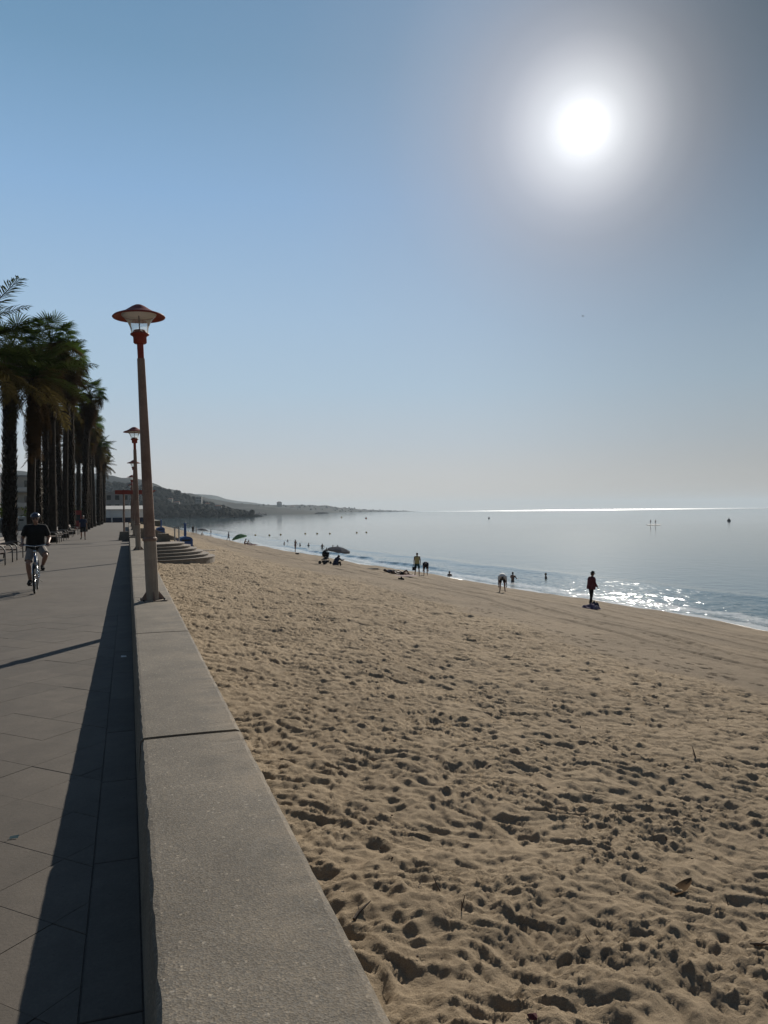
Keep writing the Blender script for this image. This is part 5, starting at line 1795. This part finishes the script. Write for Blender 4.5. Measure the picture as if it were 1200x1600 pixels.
# debris lying on the near sand
rr = random.Random(4)
for i, (x_, y_, l__, up_, lab) in enumerate(((1090, 1190, 0.20, 60, 'dark stick standing upright in the churned sand at right'), (553, 1440, 0.2, 12, 'thick pale stick lying on the sand by the wall edge'),
                                       (690, 1392, 0.14, 62, 'thin curved twig upright in the sand near the wall'), (655, 1392, 0.09, 10, 'short twig resting in a footprint near the wall'),
                                       (720, 1425, 0.13, 70, 'bare twig poking up right of the curved twig'), (932, 1482, 0.12, 55, 'small twig leaning in the sand at centre bottom'),
                                       (365, 899, 0.3, 8, 'dark driftwood piece on far sand near the steps'), (1170, 1480, 0.16, 25, 'dark splinter of driftwood at the lower right'),
                                       (985, 1118, 0.12, 15, 'little dark stick beyond the middle of the churned sand'), (1142, 1415, 0.08, 40, 'tiny twig right of the dry leaf'))):
    p = at_ground(x_, y_)
    a = rr.uniform(0, 6.28); u = R(up_)
    d = Vector((math.cos(a) * math.cos(u), math.sin(a) * math.cos(u), math.sin(u)))
    base = Vector((p.x, p.y, p.z - 0.02 if up_ > 30 else p.z + 0.015))
    sdv = Vector((-d.y, d.x, 0)) * 0.03
    t = MB(); t.tube([base, base + d * l__ * .35 + sdv * .4, base + d * l__ * .7 + sdv * .2, base + d * l__], [.012, .011, .008, .003] if l__ > .15 else [.006, .005, .004, .002], 6)
    if l__ > .12: t.tube([base + d * l__ * .4 + sdv * .4, base + d * l__ * .6 + sdv * 1.8 + Vector((0, 0, .01))], [.005, .002], 5)
    tag(t.build('driftwood_stick', M['stick']), lab, 'stick', 'sticks on the sand')
p = at_ground(1065, 1393)
lf = MB(); v, f = [], []
for i in range(9):
    t = i / 8
    w = 0.045 * math.sin(math.pi * min(1, t * .95 + .05)) ** .7
    for s in (-1, 0, 1): v.append((-0.14 + 0.28 * t, s * w, 0.012 + 0.03 * t * t + abs(s) * 0.012))
for i in range(8):
    for j in (0, 1): f.append((i * 3 + j, i * 3 + j + 1, i * 3 + j + 4, i * 3 + j + 3))
lf.add(v, f)
lo = lf.build('dry_leaf', M['dry_leaf'], None, True, (p.x, p.y, p.z + .005)); lo.rotation_euler = (0.05, -.05, R(20))
tag(lo, 'large curled brown leaf lying on the sand at lower right', 'leaf')
p = at_ground(832, 1592)
lf2 = MB().add([(-.05, -.03, .02), (.05, -.035, .0), (.06, .03, .03), (-.045, .04, .035), (0, 0, .055)], [(0, 1, 4), (1, 2, 4), (2, 3, 4), (3, 0, 4)])
lo = lf2.build('dry_leaf', M['maroon'], None, False, (p.x, p.y, p.z)); lo.scale = (.55, .55, .55); tag(lo, 'small reddish scrap of leaf at the bottom edge of the sand', 'leaf')
crumbs = MB()
for i in range(260):
    y_ = 2.5 + 14 * rr.random() ** 1.6; x_ = rr.uniform(.75, 11)
    z_ = float(sand_base(x_, y_))
    s_ = rr.uniform(.004, .013)
    crumbs.box((x_, y_, z_ + rr.uniform(-.005, .02)), (s_, s_ * rr.uniform(1, 4), s_), (rr.random() * 3, rr.random() * 3, rr.random() * 3))
tag(crumbs.build('sand_debris', M['stick']), 'scattered dark crumbs of bark and weed over the sand', kind='stuff')

p = at_prom(193, 1027)
tag(MB().add([(-.03, -.02, .004), (.035, -.015, .004), (.03, .02, .014), (-.028, .02, .018), (-.03, -.02, .006), (.035, -.015, .006)], [(0, 1, 2, 3), (3, 2, 5, 4)]).build('paper_scrap', M['white'], None, False, (p.x, p.y, .002)), 'white scrap of paper on the shaded paving beside the wall', 'litter')
p = at_prom(22, 1310)
tag(MB().add([(-.025, -.01, .003), (.02, -.015, .003), (.025, .01, .012), (-.02, .012, .008)], [(0, 1, 2, 3)]).build('plastic_scrap', M['teal'], None, False, (p.x, p.y, .002)), 'tiny teal plastic scrap on the sunlit paving', 'litter')


# ------------------------------------------------------------------ blue shower posts and bins
def blue_bin(label, loc, rot, s=1.0):
    root = thing('litter_bin', label, 'litter bin', loc, rot, 'blue bins on the sand')
    w, h = 0.58 * s, 1.0 * s
    prof = [(-w, 0)] + [(-w * math.cos(math.pi * k_ / 12), h * .72 + h * .28 * math.sin(math.pi * k_ / 12)) for k_ in range(13)] + [(w, 0)]
    n = len(prof)
    v = [(x, -.32 * s, z) for x, z in prof] + [(x, .32 * s, z) for x, z in prof]
    f = [tuple(range(n)), tuple(range(2 * n - 1, n - 1, -1))] + [(i, i + n, (i + 1) % n + n, (i + 1) % n) for i in range(n)]
    MB().add(v, f).build('bin_body', M['blue'], root)
    for y in (-.325, .325): MB().box((0, y * s, h * .68), (w * 1.3, .02, .14 * s)).build('opening', M['rubber'], root)
    for y in (-.3, .3): MB().box((0, y * s, .04), (w * 2.06, .06, .08)).build('foot', M['dark_metal'], root)
    return root


def shower(label, loc):
    root = thing('shower_post', label, 'shower', loc, 0.3, 'blue beach showers')
    MB().box((0, 0, .04 - .15), (1.2, 1.2, .3)).build('slab', M['step'], root)
    MB().prism([(.12 * math.cos(a * math.pi / 6), .12 * math.sin(a * math.pi / 6)) for a in range(12)], .0, 2.15, .03).build('column', M['blue'], root)
    for a in (0, math.pi):
        MB().tube([(.1 * math.cos(a), 0, 1.95), (.3 * math.cos(a), 0, 2.0), (.36 * math.cos(a), 0, 1.93)], .02, 6).build('shower_head', M['steel'], root)
        MB().tube([(.12 * math.cos(a), 0, 1.1), (.16 * math.cos(a), 0, 1.1)], .03, 8).build('push_button', M['steel'], root)
    return root


shower('blue shower column rising behind the round-topped blue bin', put(289.5, 853))
blue_bin('rounded blue litter bin on the sand beside the fan steps', put(289, 856.5), R(18))
shower('smaller distant blue shower column behind the grey handrail posts', put(252, 832))
blue_bin('distant blue bin seen just right of the nearest lamp post', put(250.5, 834), R(18))
pl_ = put(310, 861)
pk = thing('duckboard', 'pale plank walkway lying on the sand right of the blue bin', 'walkway', (pl_[0] - .2, pl_[1], pl_[2] + .03), R(-12))
for i in range(8): MB().box((-1.6 + .42 * i, 0, .02), (.38, .9, .04)).build('plank', M['step'], pk)

# concrete blocks, posts and red beam at the head of the steps
def trapezoid(label, loc, w, d, h, rot=0):
    root = thing('concrete_block', label, 'block', loc, rot)
    MB().box((0, 0, h / 2), (w, d, h), taper=0.78).build('block', M['concrete'], root)
    return root


bl = at_prom(196.5, 844)
trapezoid('sloping concrete block at the promenade edge carrying the red beam post', (bl.x - .1, bl.y + .3, -.003), 0.7, 0.7, .58)
bl2 = Vector((2.0, 49.6, 0))
trapezoid('square concrete block on the landing of the fan steps', (2.05, 49.9, -.004), 0.75, 0.7, .5, .2)
gate = thing('handrail', 'pair of grey steel posts joined by a rail at the steps head', 'handrail', (2.95, 50.9, -.35))
for x_ in (-.13, .13): MB().tube([(x_, 0, -.3), (x_, 0, 1.25)], .045, 10).build('upright', M['steel'], gate)
MB().tube([(-.13, 0, 1.2), (.13, 0, 1.2)], .03, 8).build('rail', M['steel'], gate)
perg = thing('pergola', 'flat red steel beam on slim posts crossing above the promenade edge', 'pergola', (bl.x - .1, bl.y + .3, 0))
MB().tube([(0, 0, .55), (0, 0, 3.35)], .06, 10).build('post', M['post'], perg)
be = MB(); be.add([(-.55, -.14, 3.06), (1.75, -.14, 3.06), (2.1, -.14, 3.33), (-.55, -.14, 3.33), (-.55, .14, 3.06), (1.75, .14, 3.06), (2.1, .14, 3.33), (-.55, .14, 3.33)],
                  [(0, 1, 2, 3), (7, 6, 5, 4), (0, 4, 5, 1), (1, 5, 6, 2), (2, 6, 7, 3), (3, 7, 4, 0)])
be.build('beam', M['red'], perg)
# second stair further on, with dark flank, and timber rail
st2 = thing('beach_stairs', 'grey concrete stairs with dark flank further along the beach', 'stairs', (1.6, 92, -0.1))
for i in range(7): MB().prism([(-1.0 + .0, -2 + .0), (1.1 + .45 * i, -2), (1.1 + .45 * i, 4), (-1, 4)], -1.7, -.0 - .2 * i, .01).build('step', M['step'], st2)
for y_ in (-2.2, 4.2):
    MB().add([(-1, y_ - .15, -1.8), (5.2, y_ - .15, -1.8), (4.6, y_ - .15, -1.35), (1.0, y_ - .15, .12), (-1, y_ - .15, .12), (-1, y_ + .15, -1.8), (5.2, y_ + .15, -1.8), (4.6, y_ + .15, -1.35), (1.0, y_ + .15, .12), (-1, y_ + .15, .12)],
             [(0, 1, 2, 3, 4), (9, 8, 7, 6, 5), (0, 5, 6, 1), (1, 6, 7, 2), (2, 7, 8, 3), (3, 8, 9, 4), (4, 9, 5, 0)]).build('flank_wall', M['step'], st2)
rail = thing('timber_railing', 'brown timber railing on the sea wall beyond the second lamp', 'railing', (0.75, 58, 0.3))
for i in range(7): MB().box((0, i * 2.0, .45), (.12, .12, 1.0)).build('upright', M['wood'], rail)
for z_ in (.35, .85): MB().box((.0, 6, z_), (.06, 12.2, .12)).build('rail', M['wood'], rail)


# ------------------------------------------------------------------ benches
def bench(label):
    root = thing('bench', label, 'bench', (0, 0, 0), 0, 'benches along the palm avenue')
    for y_ in (-.9, .9):
        pts = [(.36, y_, 0), (.36, y_, .42)]
        for k_ in range(7):
            a = math.pi / 2 * k_ / 6
            pts.append((.36 - .22 + .22 * math.cos(a), y_, .45 + .22 * math.sin(a)))
        pts += [(-.1, y_, .68), (-.28, y_, .64), (-.33, y_, .3), (-.36, y_, 0)]
        MB().tube(pts, .022, 8).build('arm_frame', M['bench_steel'], root, True)
        MB().tube([(.34, y_, .4), (-.3, y_, .38)], .02, 6).build('bearer', M['bench_steel'], root)
    for i in range(5): MB().box((.28 - .12 * i, 0, .425 + .003 * i), (.1, 1.9, .03)).build('seat_slat', M['wood'], root)
    for i in range(3): MB().box((-.29 - .035 * i, 0, .55 + .13 * i), (.03, 1.9, .1), (0, R(-14), 0)).build('back_slat', M['wood'], root)
    return root


b0 = bench('bench with curved steel arms under the left-edge palm, seen whole behind the cyclist')
by = yd(-4.3, 30.5)
b0.location = (-4.45, by, .002)
for dy, lab in ((-3.0, 'nearest bench, only its curved steel arm showing at the left edge'), (17.5, 'first bench of the distant group, right of the slim palm trunk'), (21, 'second bench of the distant group beneath the palms'),
                (25, 'third bench of the distant group, left of the walker'), (31, 'fourth bench of the distant group, behind the walker'), (38, 'farthest bench of the row, near the red kiosk')):
    dup(b0, (-4.45, by + dy, .002), 0, lab)

# recycling containers, kiosk, litter bins
for i, (x_, y_, lab, m_) in enumerate(((31.5, 829, 'grey round-topped recycling container left of the cyclist', 'steel'), (39, 826, 'second round-topped container beside the first, nearer the slim trunk', 'steel'), (11, 832, 'dark boxy container behind the shaggy left-edge palm', 'dark_metal'))):
    q = at_z(x_, y_, -.11)
    rt = thing('recycling_container', lab, 'container', (q.x, q.y, -.108), R(20), 'recycling containers by the road')
    w, h = .62, 1.65
    prof = [(-w, 0.06)] + [(-w * math.cos(math.pi * k_ / 10), h * .78 + h * .22 * math.sin(math.pi * k_ / 10)) for k_ in range(11)] + [(w, 0.06)]
    n = len(prof)
    v = [(x, -.6, z) for x, z in prof] + [(x, .6, z) for x, z in prof]
    f = [tuple(range(n)), tuple(range(2 * n - 1, n - 1, -1))] + [(a, a + n, (a + 1) % n + n, (a + 1) % n) for a in range(n)]
    MB().add(v, f).build('container_body', M[m_], rt)
    MB().box((0, -.61, 1.25), (.5, .03, .2)).build('slot', M['rubber'], rt)
    MB().box((0, 0, .04), (1.1, 1.0, .08)).build('foot', M['dark_metal'], rt)
q = at_prom(124.5, 818)
kx = thing('kiosk', 'small bright red kiosk between the palm trunks', 'kiosk', (-5.85, yd(-5.85, 92), -.0), 0)
MB().box((0, 0, 1.05), (1.3, 1.3, 2.1)).build('cabin', M['redbox'], kx)
MB().box((0, 0, 2.16), (1.5, 1.5, .12)).build('roof', M['redbox'], kx)
MB().box((.0, -.66, 1.35), (.9, .03, .7)).build('shutter', M['dark_metal'], kx)
MB().box((.66, 0, 1.0), (.03, .8, 1.9)).build('door', M['dark_metal'], kx)


# ------------------------------------------------------------------ buildings near the promenade
bar_y = 172
bb = thing('beach_bar', 'long white beach bar with pale canopy roof at the end of the promenade', 'beach bar', (-1.0, bar_y, 0))
W = 9.0
rf = MB(); rf.add([(-W / 2, -2, 2.75), (W / 2, -2, 2.75), (W / 2, 1.5, 3.5), (-W / 2, 1.5, 3.5), (-W / 2, -2, 2.6), (W / 2, -2, 2.6), (W / 2, 1.5, 3.3), (-W / 2, 1.5, 3.3)],
                  [(0, 1, 2, 3), (7, 6, 5, 4), (0, 4, 5, 1), (1, 5, 6, 2), (2, 6, 7, 3), (3, 7, 4, 0)])
rf.build('roof', M['off_white'], bb)
for i in range(5):
    x_ = -W / 2 + .1 + i * (W - .2) / 4
    MB().box((x_, -1.8, 1.3), (.14, .14, 2.6)).build('post', M['white'], bb)
    if i < 4:
        MB().box((x_ + (W - .2) / 8, -1.75, 1.75), ((W - .2) / 4 - .3, .06, 1.5)).build('awning_panel', M['white'], bb)
        MB().box((x_ + (W - .2) / 8, -1.75, .5), ((W - .2) / 4 - .3, .08, .95)).build('counter', M['navy'], bb)
MB().box((0, 1.6, 1.6), (W, .2, 3.2)).build('back_wall', M['white'], bb)


def building(label, x, y, w, d, h, floors, bays, m='render_wall', rot=0.0, z=0.0, roof='flat', cat='building', name='apartment_building', balcony=False):
    root = thing(name, label, cat, (x, y, z), rot)
    MB().box((0, 0, h / 2 - 1), (w, d, h + 2)).build('wall', M[m], root)
    if roof == 'flat':
        MB().box((0, 0, h + .2), (w + .4, d + .4, .4)).build('roof', M['grey_wall'], root)
    else:
        MB().add([(-w / 2 - .3, -d / 2 - .3, h), (w / 2 + .3, -d / 2 - .3, h), (w / 2 + .3, d / 2 + .3, h), (-w / 2 - .3, d / 2 + .3, h), (-w / 4, 0, h + min(w, d) * .25), (w / 4, 0, h + min(w, d) * .25)],
                 [(0, 1, 5, 4), (1, 2, 5), (2, 3, 4, 5), (3, 0, 4), (3, 2, 1, 0)]).build('roof', M['tile_roof'], root)
    fh = h / floors
    wme = None
    for fl in range(floors):
        for b in range(bays):
            cx = -w / 2 + (b + .5) * w / bays
            for side in (-1,):
                if wme is None:
                    wme = MB().box((0, 0, 0), (w / bays * .5, .12, fh * .5)).mesh('window', M['window'])
                o = child('window', wme, root); o.location = (cx, -d / 2 - .02, fl * fh + fh * .52)
        if balcony:
            MB().box((0, -d / 2 - .7, fl * fh + .05), (w, 1.4, .18)).build('balcony_slab', M['grey_wall'], root)
            MB().box((0, -d / 2 - 1.38, fl * fh + .62), (w, .05, .9)).build('balcony_railing', M['steel'], root)
    return root


building('grey apartment block with long balconies glimpsed between the left palm trunks', -31, 132, 22, 12, 9.5, 3, 7, 'grey_wall', R(-6), 0, balcony=True)
building('cream apartment block further back behind the palm avenue', -26, 190, 16, 12, 10, 3, 5, 'render_wall', R(-8), 0, balcony=True)
building('pale tall block standing behind the white beach bar near the red beam', -3.0, 245, 7, 8, 8.2, 3, 3, 'grey_wall', 0, -.3)
wl = thing('boundary_wall', 'low pale wall behind the road on the left', 'wall', (-19, 60, -.12))
for i in range(12): MB().box((0, i * 8.0, .7), (.25, 7.9, 1.4)).build('wall_panel', M['grey_wall'], wl)


def shrub(label, x, y, z, r, h, seed, n=420, m='bush', name='shrub', trunk=0.0):
    rnd = random.Random(seed)
    root = thing(name, label, 'shrub' if not trunk else 'tree', (x, y, z), 0)
    lb = MB()
    clumps = [(Vector((rnd.uniform(-.6, .6) * r, rnd.uniform(-.6, .6) * r, trunk + h * rnd.uniform(.25, .85))), r * rnd.uniform(.35, .6)) for _ in range(9)]
    for i in range(n):
        c, cr_ = clumps[i % 9]
        d = Vector((rnd.gauss(0, 1), rnd.gauss(0, 1), rnd.gauss(0, 1))).normalized()
        p = c + d * cr_ * rnd.uniform(.5, 1.1)
        s = r * rnd.uniform(.06, .13)
        a = Vector((rnd.gauss(0, 1), rnd.gauss(0, 1), rnd.gauss(0, 1))).normalized(); b2 = a.orthogonal().normalized(); c2 = a.cross(b2)
        lb.add([p - b2 * s, p + c2 * s * .5, p + b2 * s, p - c2 * s * .5], [(0, 1, 2, 3)])
    lb.build('foliage', M[m], root)
    st = MB()
    for i in range(6):
        c, cr_ = clumps[i]
        st.tube([(0, 0, -.1), (c.x * .4, c.y * .4, c.z * .5), c], [.06 * r, .04 * r, .01], 5)
    st.build('trunk', M['bark'], root)
    return root


for i, (x_, d_, r_, h_, lab) in enumerate(((-14.5, 58, 2.4, 3.2, 'bushy green shrub at the far left edge behind the shaggy trunk'), (-16.8, 72, 2.6, 3.4, 'broad shrub behind the recycling containers'), (-17.4, 88, 2.6, 3.6, 'shrub between the slim and the shaggy trunks at left'),
                                          (-18, 104, 2.8, 4.0, 'shrub below the grey apartment block balconies'), (-14, 124, 2.6, 3.8, 'round shrub behind the back row of palms'), (-12.8, 140, 2.6, 4.0, 'shrub behind the red kiosk'), (-11, 158, 2.6, 4, 'shrub left of the white beach bar'))):
    shrub(lab, x_, yd(x_, d_), -.12, r_, h_, 50 + i)


# ------------------------------------------------------------------ coast, hills, breakwater
HILLS = {}
def hill(name, ridge, zbase, front, back, m, rough, seed, n=120, mrows=26, kind='structure', nf=0.02):
    """terrain rising from zbase to a ridge line given as points; front/back: how far the slope runs to either side"""
    pts = np.array([tuple(p) for p in ridge])
    s = np.r_[0, np.cumsum(np.hypot(np.diff(pts[:, 0]), np.diff(pts[:, 1])))]
    t = np.linspace(0, s[-1], n)
    R0 = np.stack([np.interp(t, s, pts[:, i]) for i in range(3)], 1)
    d = np.gradient(R0[:, :2], axis=0); d /= np.linalg.norm(d, axis=1)[:, None] + 1e-9
    nr = np.stack([d[:, 1], -d[:, 0]], 1)            # right of the ridge direction
    w = np.linspace(-1, 1, mrows)
    W, T = np.meshgrid(w, t)
    dist = np.where(W < 0, W * back, W * front)
    X = R0[:, None, 0] + nr[:, None, 0] * dist
    Y = R0[:, None, 1] + nr[:, None, 1] * dist
    prof = np.cos(np.abs(W) * np.pi / 2) ** 1.1
    hh = (R0[:, None, 2] - zbase)
    nz = fbm(X * nf, Y * nf, 4, seed)
    Z = zbase - 1 + hh * prof + rough * nz * (0.35 + prof * 0.6) * np.minimum(1, hh / (rough * 3))
    me = grid_mesh(name, X, Y, Z, m, smooth=True)
    HILLS[name] = (X, Y, Z, W)
    return tag(link(name, me), kind=kind)


def ridge(pix, depth):
    return [at_depth(x, y, depth if not isinstance(depth, (list, tuple)) else depth[i]) for i, (x, y) in enumerate(pix)]


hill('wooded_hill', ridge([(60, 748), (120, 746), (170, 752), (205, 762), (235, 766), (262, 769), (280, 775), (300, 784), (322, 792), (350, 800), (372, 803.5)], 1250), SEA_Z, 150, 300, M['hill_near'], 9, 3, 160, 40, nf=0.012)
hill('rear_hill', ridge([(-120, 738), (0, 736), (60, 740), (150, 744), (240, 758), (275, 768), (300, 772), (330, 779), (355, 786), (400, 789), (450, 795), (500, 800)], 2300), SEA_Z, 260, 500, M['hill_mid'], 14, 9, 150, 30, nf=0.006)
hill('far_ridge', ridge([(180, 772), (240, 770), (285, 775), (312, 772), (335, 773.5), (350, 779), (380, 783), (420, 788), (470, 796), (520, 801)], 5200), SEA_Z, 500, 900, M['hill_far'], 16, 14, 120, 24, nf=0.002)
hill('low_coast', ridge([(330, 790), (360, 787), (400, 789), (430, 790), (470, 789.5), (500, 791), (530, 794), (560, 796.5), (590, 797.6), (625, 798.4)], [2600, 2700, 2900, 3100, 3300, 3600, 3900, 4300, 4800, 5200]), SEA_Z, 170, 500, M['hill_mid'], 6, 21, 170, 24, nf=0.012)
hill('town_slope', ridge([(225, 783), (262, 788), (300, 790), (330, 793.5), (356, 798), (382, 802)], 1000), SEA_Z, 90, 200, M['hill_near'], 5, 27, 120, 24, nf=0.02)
bw = at_z(300, 808.5, SEA_Z)
bk = MB()
rr = random.Random(12)
A, B = at_z(268, 809.5, SEA_Z), at_z(412, 804.6, SEA_Z)
for i in range(420):
    t = rr.random(); q = A.lerp(B, t)
    hh = rr.random()
    s_ = rr.uniform(1.5, 4.5) * (1 + .6 * t)
    bk.box((q.x + rr.gauss(0, 3.5), q.y + rr.gauss(0, 5), SEA_Z - .6 + (1 - hh * hh) * 3.2 * rr.random()), (s_, s_ * rr.uniform(.6, 1.2), s_ * .7), (rr.random(), rr.random(), rr.random() * 3), rr.uniform(.6, .9))
bko = bk.build('breakwater', M['rock']); tag(bko, 'long dark rock breakwater below the hillside across the water', 'breakwater')
bko['kind'] = 'stuff'

# far buildings
rr = random.Random(21)
far = [(309, 783, 1150, 16, 13, 'square apartment tower standing on the wooded hill crest'), (432, 790, 3050, 44, 26, 'pale tower block on the skyline of the low coast'), (329, 793, 1000, 14, 6, 'pale house at the foot of the wooded hill'),
       (338, 795, 1000, 16, 7, 'cream house right of the first at the hill foot'), (347, 796, 1010, 12, 6, 'small white house near the breakwater root'), (322, 791, 1010, 12, 7, 'white house higher on the hill foot'), (357, 798.5, 1020, 15, 5, 'low white building at the waterside below the hill'),
       (265, 783, 1180, 13, 7, 'white villa half way up the wooded hill'), (256, 787, 1150, 12, 6, 'villa below the white one on the wooded hill'), (275, 788, 1100, 14, 6, 'house at right of the wooded slope'), (364, 792, 2650, 50, 12, 'long pale block on the coast beyond the breakwater'),
       (385, 793, 2800, 40, 14, 'white block along the distant coast'), (410, 793.5, 2950, 40, 12, 'pale block left of the distant tower'), (452, 793.5, 3200, 44, 12, 'pale block right of the distant tower'), (478, 793, 3400, 30, 22, 'slim distant block on the low coast'),
       (505, 795, 3700, 44, 12, 'small far block where the coast thins out'), (535, 797, 4000, 50, 12, 'tiny far block towards the end of the coast')]
for i, (x_, y_, d_, w_, h_, lab) in enumerate(far):
    q = at_depth(x_, y_, d_)
    w_ *= .55 if d_ < 1500 else .42; h_ *= .6 if d_ < 1500 else .62
    building(lab, q.x, q.y - (20 if d_ < 1500 else 60), w_, w_ * .7, h_, max(2, int(h_ / 3.5)) if h_ < 20 else 6, 4, 'render_wall' if i % 3 else 'grey_wall', R(rr.uniform(-25, 5)), q.z - h_ * .25, 'flat' if i % 2 == 0 else 'tile', name='house' if h_ < 10 else 'apartment_building', cat='building')

woods = MB()
rr = random.Random(31)
for nm, cnt, lo_s, hi_s in (('wooded_hill', 2600, 2.2, 6.0), ('town_slope', 1500, 1.8, 4.5), ('low_coast', 500, 2.0, 5)):
    HX, HY, HZ_, HW = HILLS[nm]
    n0, n1 = HX.shape
    for i in range(cnt):
        a_, b_ = rr.randrange(n0), rr.randrange(n1)
        if HW[a_, b_] < -0.15 or (nm != 'town_slope' and abs(HW[a_, b_]) > 0.25 and rr.random() < 0.35): continue
        if HZ_[a_, b_] < SEA_Z + 1.5: continue
        s_ = rr.uniform(lo_s, hi_s)
        woods.ellipsoid((HX[a_, b_] + rr.uniform(-6, 6), HY[a_, b_] + rr.uniform(-6, 6), HZ_[a_, b_] + s_ * .25), (s_, s_, s_ * rr.uniform(.6, 1.25)), (rr.random(), rr.random(), rr.random()), 6, 4)
wo = woods.build('woodland', M['hill_near']); tag(wo, 'dark woodland covering the nearer hillside', kind='stuff')

# ------------------------------------------------------------------ buoys and gull
for i, (x_, y_, r_, c_, lab) in enumerate(((1139, 814, .75, 'buoy_d', 'dark round marker buoy at the right, beyond the paddle board'), (764, 810, .6, 'buoy_d', 'small dark marker buoy in mid sea left of the paddle board'), (572, 810, .8, 'buoy_r', 'orange marker buoy below the end of the distant coast'),
                                      (533.5, 808.5, .8, 'buoy_y', 'yellow marker buoy left of the orange one'), (498, 806, .7, 'buoy_d', 'faint dark buoy nearest the breakwater end'))):
    q = at_z(x_, y_, SEA_Z)
    bo = thing('buoy', lab, 'buoy', (q.x, q.y, SEA_Z), 0, 'marker buoys')
    MB().lathe([(.01, -.3), (r_, -.15), (r_ * 1.05, .15), (r_ * .75, .55), (r_ * .3, .95), (.08, 1.2), (.01, 1.25)], 16).build('float', M[c_], bo, True)
    MB().tube([(0, 0, 1.1), (0, 0, 1.6)], .05, 6).build('mast', M['dark_metal'], bo)
for i, (x_, y_) in enumerate(((399, 836.5), (421, 836.5), (438.5, 835.5), (477, 834), (495.5, 834), (515.5, 834), (557.5, 832.5), (572.5, 832))):
    q = at_z(x_, y_, SEA_Z)
    bo = MB().ellipsoid((0, 0, .08), (.26, .26, .22), None, 12, 8).build('swim_line_float', M['buoy_y'], None, True, (q.x, q.y, SEA_Z))
    tag(bo, 'small yellow float of the bathing line, ' + ('leftmost of the eight', 'second from the left', 'third from the left', 'fourth from the left, above the grey parasol side', 'fifth from the left', 'sixth from the left', 'seventh from the left, beyond the wide gap', 'rightmost of the eight')[i], 'float', 'floats of the swimming line')
q = at_depth(911, 494, 190)
gull = thing('gull', 'tiny gull gliding in the sky below the sun', 'bird', (q.x, q.y, q.z), R(40))
gb = MB(); gb.tube([(0, .28, .02), (0, .2, .02), (0, 0, 0), (0, -.2, .0), (0, -.34, .01)], [.02, .045, .07, .045, .02], 8); gb.tube([(0, .26, .03), (0, .36, .015)], [.03, .004], 6); gb.build('body', M['khaki'], gull, True)
for s in (-1, 1):
    MB().add([(s * .04, .1, .03), (s * .34, .16, .14), (s * .7, .0, .08), (s * .34, -.02, .13), (s * .04, -.08, .03)], [(0, 1, 3, 4), (1, 2, 3)]).build('wing', M['khaki'], gull)

# ------------------------------------------------------------------ sea haze
HZ = MB()
HZ.box((2000, 2500, 0), (26000, 26000, 1.0))
lo_, hi_ = SEA_Z - 6.8, 185.0
HZ.v = [(x, y, lo_ if z < 0 else hi_) for x, y, z in HZ.v]
hm, hnt, hN, hL, hp = new_mat('sea_haze')
hN.remove(hp)
pv = hN.new('ShaderNodeVolumePrincipled')
pv.inputs['Color'].default_value = (0.70, 0.82, 0.93, 1)
pv.inputs['Density'].default_value = 0.00009
pv.inputs['Anisotropy'].default_value = 0.16
hL.new(pv.outputs[0], hN['Material Output'].inputs['Volume'])
hz = HZ.build('haze', hm)
tag(hz, kind='stuff')
